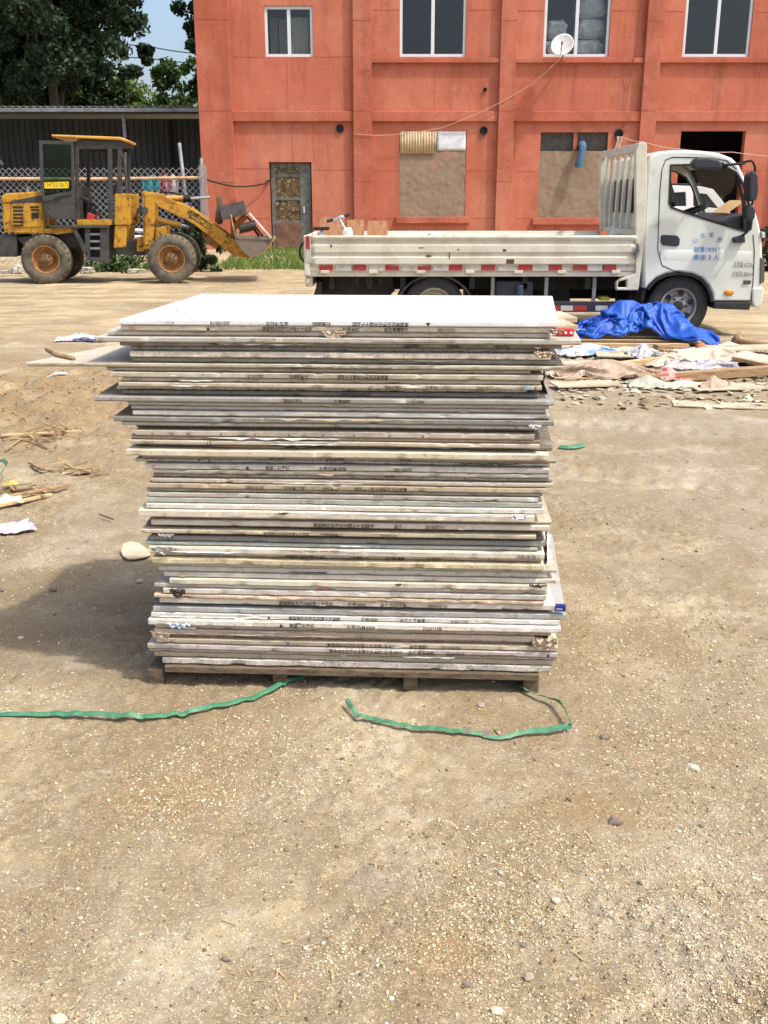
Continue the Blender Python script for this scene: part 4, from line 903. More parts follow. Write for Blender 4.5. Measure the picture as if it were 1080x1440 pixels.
# ------------------------------------------------------------ wheel loader
DL = 20.0
YEL = dict(c2=rgb(150, 92, 34), scale=5, lo=.48, hi=.66, rough=.45, r2=.8, c3=rgb(58, 46, 38), s3=9, lo3=.54, hi3=.66, bump=.2, bscale=30)
M_YEL = M('worn_yellow_paint', rgb(188, 140, 42), **YEL)
M_YEL2 = M('faded_yellow_paint', rgb(204, 152, 66), c2=rgb(170, 116, 50), scale=4, lo=.5, hi=.68, rough=.5, c3=rgb(90, 66, 44), s3=12, lo3=.62, hi3=.7)
M_CHAR = M('charcoal_paint', rgb(66, 66, 66), rgb(50, 48, 46), 5, rough=.6, c3=rgb(112, 84, 60), s3=8, lo3=.6, hi3=.72)
M_TYRE = M('dusty_tyre', rgb(112, 102, 86), rgb(72, 67, 60), 5, .4, .62, rough=.9, bump=.5, bscale=40)
M_TYREC = M('truck_tyre', rgb(58, 56, 54), rgb(44, 42, 42), 7, rough=.85, bump=.3, bscale=40)
M_RUSTY = M('rusty_yellow_rim', rgb(158, 112, 60), rgb(104, 76, 50), 9, rough=.7, c3=rgb(190, 170, 140), s3=14)
M_STEEL = M('worn_bucket_steel', rgb(128, 116, 104), rgb(92, 84, 78), 4, rough=.5, metal=.3, c3=rgb(150, 128, 98), s3=7)
M_CHROME = M('chrome_rod', rgb(214, 214, 214), rough=.2, metal=.9)
ld = thing('wheel_loader', 'small worn yellow wheel loader with its door open, parked before the fence', 'wheel loader', (P(150, 398, DL).x, DL+.9, 0))
def lx(pts, D=DL): return XZ(pts, D)
LW_ = 1.55   # body width, near side at DL, far side at DL+LW_
M_GREASE = M('greasy_hub', rgb(86, 68, 50), rgb(126, 100, 70), 14, rough=.6)
def wheel(parent, cx_, cz_, y0, R, W, mt, mr, near=True, rim=.5, nb=8, lugs=0, white=False):
    m = MB(); s_ = 1 if near else -1; yo = lambda k: y0+W*(k if near else 1-k)
    prof = [(R*rim, .10), (R*.62, .03), (R*.80, 0), (R*.93, .05), (R, .16), (R, .84), (R*.93, .95), (R*.80, 1), (R*.62, .97), (R*rim, .9)]
    m.lathe([(r, W*o) for r, o in prof], (cx_, y0, cz_), 48, caps=(False, False))
    for k in range(lugs):
        a = 2*math.pi*k/lugs; 
        for sd_ in (0, 1):
            aa = a+sd_*math.pi/lugs; c = Vector((cx_+math.cos(aa)*R*.968, y0+W*(.22 if sd_ == 0 else .78), cz_+math.sin(aa)*R*.968))
            m.cbox(c, (R*.05, W*.4, R*.05), Matrix.Rotation(-aa, 3, 'Y') @ Matrix.Rotation(.35*(1 if sd_ else -1), 3, 'X'))
    ty = m.build('wheel', mt, parent, smooth=True)
    m = MB(); q = lambda k: W*(k if near else 1-k)
    m.lathe([(R*rim*1.04, q(.06)), (R*rim*1.0, q(.05)), (R*rim*.92, q(.09)), (R*rim*.84, q(.34)), (R*rim*.56, q(.40)), (R*rim*.50, q(.22)), (R*rim*.3, q(.16)), (R*rim*.05, q(.14))], (cx_, y0, cz_), 36, caps=(False, True)); m.build('rim', mr, ty, smooth=True)
    m = MB()
    for k in range(nb):
        a = 2*math.pi*k/nb; c = Vector((cx_+math.cos(a)*R*rim*.44, y0+q(.17), cz_+math.sin(a)*R*rim*.44)); m.lathe([(R*.035, -.03*s_), (R*.035, .03*s_)], c, 6)
    m.lathe([(R*rim*.30, 0), (R*rim*.28, -s_*W*.12), (R*rim*.12, -s_*W*.16), (R*rim*.04, -s_*W*.16)], (cx_, y0+q(.16), cz_), 16); m.build('hub', M_GREASE if not white else M_CHAR, ty)
    return ty
Rl = 33.5/71.5
for px in (66, 239):
    c = P(px, 366, DL); wheel(ld, c.x, Rl, DL-.02, Rl, .36, M_TYRE, M_RUSTY, True, .55, 8, 26); wheel(ld, c.x, Rl, DL+LW_-.34, Rl, .36, M_TYRE, M_RUSTY, False, .55, 8, 26)
    m = MB(); m.tube([(c.x, DL+.2, Rl), (c.x, DL+LW_-.2, Rl)], .12, 12); m.box((c.x-.2, DL+.7, Rl-.18), (c.x+.2, DL+1.1, Rl+.2)); m.build('axle', M_CHAR, ld)
y0, y1 = DL+.12, DL+LW_-.12
m = MB(); m.extr(lx([(-18, 332), (24, 331), (24, 361), (-10, 361)]), y0+.05, y1-.05); m.build('counterweight', M_CHAR, ld, bevel=.02)
m = MB(); m.extr(lx([(22, 334), (60, 330), (62, 350), (34, 348)]), y0+.1, y1-.1); m.extr(lx([(60, 318), (160, 318), (160, 348), (60, 350)]), y0+.25, y1-.25); m.extr(lx([(150, 340), (215, 340), (215, 362), (150, 360)]), y0+.45, y1-.45); m.build('chassis', M_CHAR, ld, bevel=.01)
m = MB(); m.extr(lx([(5, 286), (60, 284), (62, 330), (8, 327), (5, 310)]), y0, y1); m.build('engine_housing', M_YEL, ld, bevel=.025)
m = MB(); m.extr(lx([(3, 276), (10, 272), (62, 268), (62, 284), (5, 286)]), y0-.015, y1+.015); m.build('hood', M_YEL, ld, bevel=.03)
m = MB(); m.extr(lx([(16, 283), (60, 274), (62, 283), (18, 287)]), y0-.02, y0-.014); m.build('hood_side_strip', M_CHAR, ld)
m = MB(); m.extr(lx([(17, 286), (59, 285), (59, 319), (18, 319)]), y0-.02, y0-.003); sp = m.build('side_panel', M_YEL, ld, bevel=.006)
m = MB()
for k in range(6): m.extr(lx([(20, 290+k*5.1), (34, 290+k*5.1), (34, 292.6+k*5.1), (20, 292.6+k*5.1)]), y0-.028, y0-.0205)
m.extr(lx([(45, 299), (55, 299), (55, 307), (45, 307)]), y0-.028, y0-.0205)
for k in range(2): m.extr(lx([(43+k*2, 290+k*4), (55, 290+k*4), (55, 292.4+k*4), (43+k*2, 292.4+k*4)]), y0-.028, y0-.0205)
m.build('vent_slots', M_BLK, sp)
m = MB(); m.extr(lx([(62, 322), (108, 316), (108, 326), (80, 330), (62, 328)]), y0, y1); m.extr(lx([(107, 309), (155, 309), (155, 317), (107, 317)]), y0-.01, y1+.01); m.build('cab_floor', M_YEL, ld, bevel=.01)
m = MB(); m.extr(lx([(71, 317), (152, 317), (152, 321), (71, 320)]), y0-.12, y0+.3); m.extr(lx([(100, 320), (106, 320), (124, 355), (119, 358)]), y0-.1, y0+.28); m.build('mudguard', M_CHAR, ld, bevel=.008)
stp = MB(); stp.extr(lx([(119, 321), (126, 321), (126, 364), (119, 362)]), y0-.08, y0-.04); stp.extr(lx([(140, 321), (152, 321), (152, 368), (140, 369)]), y0-.08, y0-.04); stp.extr(lx([(119, 361), (152, 364), (152, 371), (122, 366)]), y0-.085, y0+.2); stp.box((P(119, 340, DL).x, y0+.2, P(119, 364, DL).z), (P(152, 340, DL).x, y0+.23, P(119, 322, DL).z)); stp.build('step_frame', M_CHAR, ld, bevel=.006)
for yy in (328, 338, 348): m = MB(); m.extr(lx([(126, yy), (140, yy), (140, yy+3), (126, yy+3)]), y0-.07, y0+.15); m.build('step', M_GST, ld)
# cab: posts, roof, windscreen frame
cabp = MB()
for D_ in (y0, y1-.07):
    for a in (((104, 200), (109, 200), (109, 312), (104, 312)), ((149, 202), (155, 202), (157, 315), (150, 315)), ((163, 206), (168, 204), (168, 272), (162, 272))): cabp.extr(lx(a), D_, D_+.07)
    cabp.extr(lx([(104, 203), (170, 203), (170, 209), (104, 209)]), D_+.002, D_+.068)
    cabp.tube([P(168, 204, D_+.03)+Vector((0, 0, 0)), P(174, 225, D_+.03), P(177.5, 255, D_+.03), P(178, 274, D_+.03)], .025, 8)
cabp.extr(lx([(106, 196), (172, 197), (172, 204), (106, 204)]), y0+.01, y1-.01); cabp.extr(lx([(104, 262), (110, 262), (110, 315), (104, 315)]), y0+.07, y1-.07)
cabp.build('cab_frame', M_CHAR, ld, bevel=.008)
m = MB(); m.extr(lx([(72, 189), (168, 192), (178, 196), (177, 199.5), (166, 196.5), (73, 193)]), y0-.06, y1-.1); m.build('cab_roof', M_YEL2, ld, bevel=.02)
for a_, b_ in ((y0, y0+.16), (y1-.16, y1)): m = MB(); m.extr(lx([(159, 272), (181, 272), (181, 317), (159, 317)]), a_, b_); m.build('front_cowl', M_YEL, ld, bevel=.02); m = MB(); m.extr(lx([(159, 317.5), (176, 317.5), (174, 348), (157, 350)]), a_+.02, b_-.01); m.build('lower_cowl', M_YEL, ld, bevel=.02)
m = MB(); m.lathe([(.13, 0), (.12, .1), (.07, .16), (.02, .17)], P(166, 272, DL+.35)+Vector((0, 0, -.005)), 16, 'Z'); m.build('filter_bowl', M_CHAR, ld, smooth=True)
seat = MB(); seat.extr(lx([(116, 297), (128, 297), (129, 304), (116, 304)]), y0+.5, y0+1.0); seat.extr(lx([(111, 275), (115, 275), (118, 297), (114, 300)]), y0+.5, y0+1.0); seat.build('seat', M_CHAR, ld, bevel=.02)
m = MB(); m.extr(lx([(120, 299), (130, 303), (129, 309), (119, 309)]), y0+.1, y0+.45); m.build('red_toolbox', M('red_paint', rgb(176, 54, 60), rgb(140, 44, 48), 8, rough=.6), ld, bevel=.01)
m = MB(); c = P(128, 284, DL+.75); tr_ = Matrix.Rotation(.5, 3, 'Y')
pts = [c+tr_ @ Vector((.2*math.cos(a), .2*math.sin(a), 0)) for a in [2*math.pi*k/18 for k in range(19)]]; m.tube(pts, .015, 6); m.tube([c, P(140, 312, DL+.75)], .03, 8); m.tube([pts[0], c, pts[9]], .012, 6); m.build('steering_wheel', M_BLK, ld)
m = MB(); m.tube([P(109, 279, DL+.2), P(118, 278, DL+.2), P(126, 282, DL+.2)], .03, 8); m.tube([P(134, 309, DL+.4), P(131, 290, DL+.4)], .015, 6); m.tube([P(138, 309, DL+.5), P(137, 292, DL+.5)], .015, 6); m.build('control_lever', M_BLK, ld)
# open door swung back against the hood
yd = y0-.14; do = lx([(53, 198), (103, 199), (105, 309), (65, 306), (57, 290), (57, 210)], DL-.02)
m = MB(); m.plate(lx([(56, 198), (103.5, 199), (105.5, 309), (66, 306), (59, 270)], DL-.02), [lx([(61, 203), (100, 204), (101, 268), (64, 276)], DL-.02)], yd, yd+.05); dr = m.build('door', M_CHAR, ld, bevel=.006); dr['label'] = 'charcoal door swung wide open'
m = MB(); m.extr(lx([(60, 202), (101, 203), (102, 269), (63, 277)], DL-.02), yd+.02, yd+.026)
t = NT('tinted_glass'); t.b.inputs['Alpha'].default_value = 1
_g = t.n('ShaderNodeBsdfGlossy'); _g.inputs['Roughness'].default_value = .05; _tr = t.n('ShaderNodeBsdfTransparent'); _tr.inputs[0].default_value = (.35, .5, .44, 1); _fr = t.n('ShaderNodeLayerWeight'); _fr.inputs[0].default_value = .5; _mx = t.n('ShaderNodeMixShader'); t.l(t.math('ADD', t.math('MULTIPLY', t.math('POWER', _fr.outputs['Facing'], 4), .4), .05), _mx.inputs[0]); t.l(_tr.outputs[0], _mx.inputs[1]); t.l(_g.outputs[0], _mx.inputs[2]); t.l(_mx.outputs[0], [n for n in t.t.nodes if n.type == 'OUTPUT_MATERIAL'][0].inputs[0])
m.build('pane', t.m, dr)
m = MB(); m.extr(lx([(63, 277), (102, 268), (102, 273), (64, 284)], DL-.02), yd-.02, yd-.001); m.tube([P(78, 277, yd-.04), P(88, 274, yd-.04)], .012, 6); m.build('handle', M_CHAR, dr)
m = MB(); m.extr(lx([(63.5, 256.5), (97, 255.5), (97, 264.5), (64, 265)], DL-.02), yd+.008, yd+.018); st_ = m.build('phone_sticker', M('yellow_sticker', rgb(240, 204, 40), rough=.5), dr)
text('13475210675', 'sticker_number', .115, M('dark_red_ink', rgb(70, 36, 20)), st_, P(80.5, 260.3, yd+.0065), (1, 0, 0), (0, 0, 1), sx=.72)
# lift arm and frame
for D_ in (DL+.42, DL+1.05):
    m = MB(); m.extr(lx([(195, 268), (212, 271), (213, 312), (210, 350), (197, 352)]), D_-.05, D_-.01); m.extr(lx([(199, 272), (206, 273), (206, 345), (199, 346)]), D_-.075, D_-.0505); m.build('arm_tower', M_YEL, ld, bevel=.01)
    m = MB(); m.extr(lx([(209, 271), (216, 270), (239, 282), (262, 291), (288, 310), (312, 327), (352, 358), (349, 366), (326, 363), (303, 344), (268, 316), (236, 300), (218, 291), (209, 281)]), D_, D_+.11); am = m.build('lift_arm', M_YEL, ld, bevel=.012)
    if D_ < DL+1:
        fr_ = MB(); fp = lx([(270, 295.5), (298.5, 314.8), (294.5, 323), (267, 304.3)], D_); inn = lx([(270.4, 296.6), (297.4, 315), (294.2, 321.8), (268.2, 304)], D_)
        fr_.plate(fp, [inn], D_-.007, D_-.001); fr_.build('logo_frame', M_BLK, am)
        c = P(282.8, 309.4, D_-.004); dv = P(297, 314.5, D_)-P(271, 297, D_); dv.y = 0; text('HAIHONG', 'logo_text', .125, M_BLK, am, c+Vector((0, 0, 0)), dv, Vector((-dv.z, 0, dv.x)), sx=.98)
    m = MB(); a, b = P(214, 306, D_+.16), P(258, 317, D_+.16); m.tube([a, b], .055, 12); m.build('lift_cylinder', M_YEL2, ld, smooth=True)
    m = MB(); m.tube([b, P(270, 320, D_+.16)], .03, 8); m.build('piston_rod', M_CHROME, ld, smooth=True)
    m = MB(); m.tube([P(268, 312, D_+.16), P(275, 322, D_+.16)], .06, 8); m.build('rod_end', M_CHAR, ld); m = MB(); m.tube([P(205, 296, D_-.1), P(205, 296, D_+.2)], .07, 12); m.build('pivot_pin', M_CHAR, ld)
Dm = DL+.78
m = MB(); m.extr(lx([(212, 322), (228, 318), (230, 342), (212, 346)]), DL+.5, DL+1.3); m.extr(lx([(186, 335), (200, 335), (200, 356), (186, 356)]), DL+.5, DL+1.2); m.build('front_frame', M_YEL, ld, bevel=.02)
m = MB(); a, b = P(238, 279, Dm), P(262, 279, Dm); m.tube([a, b], .06, 12); m.build('tilt_cylinder', M_YEL2, ld, smooth=True)
m = MB(); m.tube([P(262, 279, Dm), P(272, 279, Dm)], .075, 10); m.tube([P(222, 273, Dm), P(238, 279, Dm)], .05, 8); m.tube([P(223, 274, Dm), P(232, 270, Dm), P(248, 271, Dm), P(262, 275, Dm)], .02, 6); m.build('hydraulic_hose', M_BLK, ld, smooth=True)
m = MB(); m.tube([P(272, 279, Dm), P(299, 277, Dm)], .03, 10); m.build('piston_rod', M_CHROME, ld, smooth=True)
m = MB(); m.extr(lx([(299, 277), (305, 274.5), (308, 279), (309, 300), (308, 315), (303, 318), (297, 312), (298, 300), (300, 288)]), Dm-.08, Dm+.08); m.build('rocker_link', M_GREASE, ld, bevel=.015)
m = MB(); m.extr(lx([(276, 322), (300, 318), (312, 336), (300, 352), (285, 345)]), DL+.55, DL+1.1); m.build('arm_crossmember', M_RUSTY, ld, bevel=.02)
# bucket: side plates, shell, back plate
yb0, yb1 = DL+.0, DL+LW_
M_BTAN = M('dusty_bucket_inside', rgb(196, 166, 118), rgb(150, 118, 82), 4, rough=.8, c3=rgb(120, 100, 80), s3=8)
SPL = []
for D_ in (yb0, yb1-.03): bk = MB(); bk.extr(lx([(327, 318), (331, 334), (383.5, 335.5), (368, 356), (350, 362.5), (338, 352), (329, 340)]), D_, D_+.03); SPL.append(bk)
pl = lx([(322, 302), (326, 322), (331, 340), (338, 353), (350, 363), (368, 357), (385, 336)]); m = MB()
vs = []; 
for x, z in pl: vs += [(x, yb0+.031, z), (x, yb1-.031, z)]
m.add(vs, [(2*k, 2*k+1, 2*k+3, 2*k+2) for k in range(len(pl)-1)]); bkt = m.build('bucket', M_BTAN, ld, solid=.02)
for bk in SPL: bk.build('side_plate', M_STEEL, bkt, bevel=.006)
m = MB(); m.extr(lx([(328, 330), (334, 331), (380, 336), (380, 339), (330, 336)]), yb0-.02, yb0-.001); m.build('side_lip', M_STEEL, bkt, bevel=.004)
m = MB(); m.extr(lx([(320, 306), (325, 303), (330, 318), (325, 338), (321, 335)]), DL+.5, DL+.62); m.build('bucket_bracket', M_RUSTY, bkt, bevel=.01)
# scrap carried in the bucket
def obox(name, label, cat, c, size, ry, mat, rx=0, rz=0, group=None, bevel=.004, parent=None):
    m = MB(); m.cbox(c, size, Matrix.Rotation(rz, 3, 'Z') @ Matrix.Rotation(ry, 3, 'Y') @ Matrix.Rotation(rx, 3, 'X')); o = m.build(name, mat, parent, bevel=bevel)
    if parent is None: tag(o, label, cat, group, 'thing')
    return o
gs = 'scrap heaped in the loader bucket'
obox('crate', 'dark grey box tilted on top of the scrap in the bucket', 'box', P(331, 296, DL+.6), (.5, .8, .27), -.23, M('dark_grey_board', rgb(86, 82, 80), rgb(66, 62, 60), 5, rough=.8), 0, 0, gs)
obox('panel', 'orange brown panel wedged under the dark grey box', 'panel', P(341, 312, DL+.75), (.34, .7, .12), -.75, M('orange_board', rgb(190, 112, 56), rgb(150, 84, 44), 6, rough=.7), 0, 0, gs)
m = MB(); m.tube([P(337, 322, DL+.3), P(360, 316, DL+.35)], .085, 14); tag(m.build('roll', M('black_roll', rgb(52, 46, 46), rgb(74, 62, 58), 5, rough=.6), smooth=True), 'dark brown roll lying across the loader bucket', 'roll', gs, 'thing')
for k, (a, b, w_, c_, lb) in enumerate((((352, 300), (384, 337), .03, (226, 218, 208), 'white edged board sloping down to the bucket lip'), ((349, 304), (372, 333), .03, (96, 62, 52), 'dark red brown board beside the white edged one'), ((338, 329), (362, 323), .03, (176, 132, 104), 'short pinkish slat under the dark roll'), ((357, 318), (368, 333), .05, (120, 76, 60), 'short brown stick standing in the bucket'))):
    pa, pb = P(a[0], a[1], DL+.45+.08*k), P(b[0], b[1], DL+.45+.08*k); mid = (pa+pb)/2; dv = pb-pa
    obox('scrap_board', lb, 'board', mid, (dv.length, .35 if k < 2 else .06, w_), -math.atan2(dv.z, dv.x), M('scrap_%d' % k, rgb(*c_), rgb(*[q*.75 for q in c_]), 6, rough=.8), 0, 0, gs)
# the whole loader with its load stands turned a few degrees
lc = Vector(ld.location); yaw_ = math.radians(6); Rz = Matrix.Rotation(yaw_, 3, 'Z'); sh_ = Vector((-.09, 0, 0))
ld.rotation_euler.z = yaw_; ld.location = lc+sh_
for o in [q for q in COL.objects if q.get('group') == gs]:
    o.location = lc+Rz @ (Vector(o.location)-lc)+sh_; o.rotation_euler.z += yaw_
# rubble at the fence foot
M_CONC = M('pale_concrete', rgb(190, 182, 170), rgb(156, 146, 132), 6, rough=.9, bump=.5)
for px, py, w_, h_, lb in ((24, 377, .24, .22, 'pale broken concrete lump behind the loader rear wheel'), (122, 374, .28, .16, 'pale rubble lump between the loader wheels'), (192, 379, .4, .1, 'low pale slab of rubble in the weeds behind the loader'), (6, 381, .2, .08, 'flat rubble piece at the left edge behind the loader')):
    c = P(px, py, 23.2); c.z = gz(c.x, c.y); sack('rubble', (c.x, c.y, c.z+h_*.35), (w_, .25, h_), M_CONC, px, lb, 'rubble at the foot of the fence', .4, 'rubble')
for k, (px, py, L_, lb) in enumerate(((180, 322, .9, 'upper white pipe lying behind the loader middle'), (178, 331, .8, 'middle white pipe lying behind the loader middle'), (182, 340, .9, 'lower white pipe lying behind the loader middle'))):
    c = P(px, py, 23.7); m = MB(); m.tube([(c.x-L_/2, 23.7, c.z), (c.x+L_/2, 23.7+.1, c.z-.05)], .045, 10); m.tube([(c.x-L_*.35, 23.7, 0 if k == 2 else c.z), (c.x-L_*.35, 23.7, c.z)], .02, 6)
    tag(m.build('pipe', M_ALU, smooth=True), lb, 'pipe', 'white pipes stacked by the fence', 'thing')

# ------------------------------------------------------------ truck
DT = 11.8; TW = 1.95
M_TW = M('white_truck_paint', rgb(214, 218, 209), rgb(202, 204, 193), 2.5, .4, .7, rough=.3, c3=rgb(176, 164, 142), s3=5, lo3=.64, hi3=.78, spec=.5)
M_TBED = M('cream_bed_paint', rgb(208, 203, 186), rgb(192, 184, 164), 4, rough=.5, c3=rgb(140, 122, 98), s3=10, lo3=.64, hi3=.74)
M_TBLK = M('black_chassis', rgb(40, 39, 40), rgb(56, 52, 48), 6, rough=.7)
M_PLAS = M('dark_plastic', rgb(48, 50, 58), rough=.45)
M_RFR = M('red_reflector', rgb(164, 44, 50), rgb(140, 70, 66), 9, rough=.5); M_RFW = M('white_reflector', rgb(186, 182, 172), rgb(156, 150, 140), 8, rough=.35)
tk = thing('flatbed_truck', 'white flatbed truck with low side boards parked before the building', 'truck', (P(680, 470, DT).x, DT+TW/2, 0))
def tx(pts, D=DT): return XZ(pts, D)
def tp(px, py, y=0): v = P(px, py, DT); return Vector((v.x, DT+y, v.z))
tyF, tyB = DT, DT+TW
zTop, zBot = P(600, 331, DT).z, P(600, 374, DT).z; xb0, xb1 = P(437, 350, DT).x, P(893, 350, DT).x
# ribbed side boards
def sideboard(y, sgn):
    m = MB(); hN = [(0, 0), (.06, 0), (.10, .018), (.26, .018), (.30, 0), (.44, 0), (.48, .018), (.66, .018), (.70, 0), (.84, 0), (.88, .02), (.93, .028), (1, .028)]
    n = 60; vs = []
    for t_, o in hN:
        for k in range(n): 
            x = xb0+(xb1-xb0)*k/(n-1); vs.append((x, y-sgn*o+.004*mn.noise(Vector((x*1.7, t_*3, y))), zBot+(zTop-zBot)*t_))
    m.add(vs, [(j*n+k, j*n+k+1, (j+1)*n+k+1, (j+1)*n+k) for j in range(len(hN)-1) for k in range(n-1)]); return m.build('side_board', M_TBED, tk, solid=.03, smooth=True)
sb = sideboard(tyF, 1); sideboard(tyB, -1)
for pa, pb, mt in [((x, 371.5), (x+19, 380.5), M_RFR) for x in (449, 496, 542, 587, 631, 677, 729, 771, 806, 847)]+[((x, 371.5), (x+22, 380.5), M_RFW) for x in (472, 519, 565, 609, 654, 700, 749, 826)]:
    m = MB(); a, b = tp(*pa), tp(*pb); m.box((a.x, tyF-.016, b.z), (b.x, tyF-.002, a.z)); m.build('reflector_strip', mt, tk)
a, b = tp(430, 370), tp(893, 381); m = MB(); m.box((a.x, tyF, b.z), (b.x, tyF+.05, a.z-.004)); m.build('edge_rail', M_TBED, tk, bevel=.004)
a, b = tp(428, 381.5), tp(895, 389); m = MB(); m.box((a.x, tyF+.01, b.z), (b.x, tyB-.01, a.z-.004)); m.build('bed_floor', M_TBED, tk, bevel=.004)
for px in (457, 525, 592, 661, 729, 790, 866): a = tp(px, 380); m = MB(); m.box((a.x-.05, tyF-.024, a.z-.035), (a.x+.05, tyF-.001, a.z+.0)); m.build('board_hinge', M_TBED, tk, bevel=.004)
m = MB(); rnd = random.Random(3)
for px, py, w_, h_ in ((592, 348.5, .06, .012), (603, 359.5, .06, .012), (688, 333.5, .05, .03), (717, 367.5, .09, .05), (709, 352, .04, .03), (466, 346, .02, .03), (653, 347, .03, .012), (644, 351, .02, .02), (526, 334, .02, .02), (632, 360, .008, .08), (470, 335.5, .12, .008), (490, 337, .3, .006), (840, 334, .02, .02)):
    a = tp(px, py); m.box((a.x-w_/2, tyF-.032, a.z-h_/2), (a.x+w_/2, tyF-.02, a.z+h_/2))
m.build('paint_chip', M('rust_chip', rgb(92, 66, 50), rough=.9), sb)
# rear corner post, tailgate, lamp bar
a, b = tp(427, 331), tp(436.5, 388); m = MB(); m.box((a.x, tyF-.02, b.z), (b.x, tyF+.1, a.z)); m.build('corner_post', M_TBED, tk, bevel=.012)
m = MB(); m.box((a.x, tyB-.1, b.z), (b.x, tyB+.02, a.z)); m.build('corner_post', M_TBED, tk, bevel=.012)
m = MB(); m.box((a.x+.01, tyF+.102, b.z+.05), (a.x+.05, tyB-.102, a.z)); m.build('tailgate', M_TBED, tk, bevel=.01)
q, r_ = tp(430, 332), tp(436, 350); m = MB(); m.box((q.x, tyF-.026, r_.z), (r_.x, tyF-.0205, q.z)); m.build('corner_reflector', M_RFR, tk)
q, r_ = tp(430, 350.5), tp(436, 368); m = MB(); m.box((q.x, tyF-.026, r_.z), (r_.x, tyF-.0205, q.z)); m.build('corner_reflector', M_RFW, tk)
a = tp(429, 389); m = MB(); m.box((a.x, tyF+.05, a.z-.12), (a.x+.08, tyB-.05, a.z-.004)); m.tube([(a.x+.02, tyF+.0, a.z-.05), (a.x+.02, tyF+.06, a.z-.05)], .03, 8); m.build('rear_beam', M_TBED, tk, bevel=.006)
# chassis
a = tp(440, 393); b = tp(1060, 410); 
for y in (tyF+.55, tyF+1.3): m = MB(); m.box((a.x, y, b.z-.02), (b.x-.3, y+.08, a.z+.02)); m.build('chassis_rail', M_TBLK, tk)
m = MB()
for px in (466, 520, 567, 665, 740, 830): q = tp(px, 390); m.box((q.x-.03, tyF+.1, q.z-.14), (q.x+.03, tyB-.1, q.z-.004))
for px, l_ in ((467, 8), (502, 12), (535, 10), (516, 9)): q = tp(px, 390); m.box((q.x-.012, tyF+.08, q.z-l_/118), (q.x+.012, tyF+.1, q.z-.003))
m.build('cross_beam', M_TBLK, tk)
m = MB(); m.extr(tx([(450, 392), (552, 392), (556, 412), (548, 420), (450, 420)]), tyF+.35, tyF+.42); m.build('spare_carrier', M_TBLK, tk)
m = MB(); m.extr(tx([(440, 415), (446, 398), (452, 398), (450, 470), (444, 470)]), tyF+.15, tyF+.6); m.build('mudflap', M_TBLK, tk)
m = MB()
arcp = [(612+56*math.cos(t_), 436-50*math.sin(t_)) for t_ in [math.pi*k/14 for k in range(15)]]; arci = [(612+53*math.cos(t_), 436-47*math.sin(t_)) for t_ in [math.pi*k/14 for k in range(15)]]
m.extr(tx(arcp[:7]+arci[:7][::-1]), tyF+.02, tyF+.5); m.extr(tx(arcp[8:]+arci[8:][::-1]), tyF+.02, tyF+.5); m.build('wheel_arch', M_TBLK, tk)
Rt = .352
for px, rear in ((611, 1), (956, 0)):
    x = P(px, 434, DT).x
    wheel(tk, x, Rt, tyF+.06, Rt, .21, M_TYREC, M('silver_rim', rgb(168, 166, 160), rgb(132, 126, 116), 6, rough=.4, metal=.3), True, .60, 6, 0, True); wheel(tk, x, Rt, tyB-.27, Rt, .21, M_TYREC, M_GST, False, .60, 6, 0, True)
    if rear: wheel(tk, x, Rt, tyF+.30, Rt, .2, M_TYREC, M_GST, True, .6, 6, 0, True)
    else:
        m = MB()
        for k in range(6): aa = 2*math.pi*(k+.3)/6; m.lathe([(.032, 0), (.032, -.012)], (x+.155*math.cos(aa), tyF+.11, Rt+.155*math.sin(aa)), 12)
        m.build('rim_hole', M_BLK, tk)
    m = MB(); m.tube([(x, tyF+.15, Rt), (x, tyB-.15, Rt)], .07, 10); m.build('axle', M_TBLK, tk)
m = MB(); m.extr(tx([(697, 396), (752, 396), (752, 440), (697, 440)]), tyF+.1, tyF+.6); ft = m.build('fuel_tank', M('dark_blue_tank', rgb(52, 54, 66), rgb(40, 40, 48), 5, rough=.4), tk, bevel=.03)
q = tp(732, 405); m = MB(); m.tube([(q.x, tyF+.09, q.z-.1), (q.x, tyF+.07, q.z-.05), (q.x, tyF+.07, q.z+.03)], .045, 10); m.build('filler_cap', M('blue_cap', rgb(62, 74, 104), rough=.35), ft, smooth=True)
m = MB(); m.extr(tx([(735, 424), (883, 424), (883, 439), (735, 439)]), tyF+.02, tyF+.05); sg = m.build('side_guard', M_PLAS, tk, bevel=.006)
for k, (px, c_) in enumerate(((749, M_RFR), (789, M_RFW), (808, M_RFR), (838, M_RFW), (860, M_RFR), (770, M_RFR))): a = tp(px, 430); b = tp(px+17, 437); m = MB(); m.box((a.x, tyF+.012, b.z), (b.x, tyF+.0195, a.z)); m.build('reflector_strip', c_, sg)
for px in (694, 770, 838): q = tp(px, 390); e_ = tp(px, 425); m = MB(); m.box((q.x-.02, tyF+.05, e_.z), (q.x+.02, tyF+.09, q.z-.004)); m.build('guard_hanger', M_GST, tk)
m = MB(); m.extr(tx([(775, 395), (815, 395), (815, 432), (775, 432)]), tyF+.6, tyF+1.2); m.build('battery_box', M_TBLK, tk, bevel=.02)
m = MB(); m.extr(tx([(668, 392), (906, 392), (906, 436), (668, 436)]), tyB-.5, tyB-.05); m.build('underbed_shade_box', M_TBLK, tk, bevel=.02)  # dark block added to stand in for the black shade under the bed
m = MB(); m.extr(tx([(848, 419), (860, 419), (860, 424), (848, 424)]), tyF+.12, tyF+.3); m.build('yellow_valve', M('yellow_valve', rgb(190, 180, 50), rough=.5), tk)
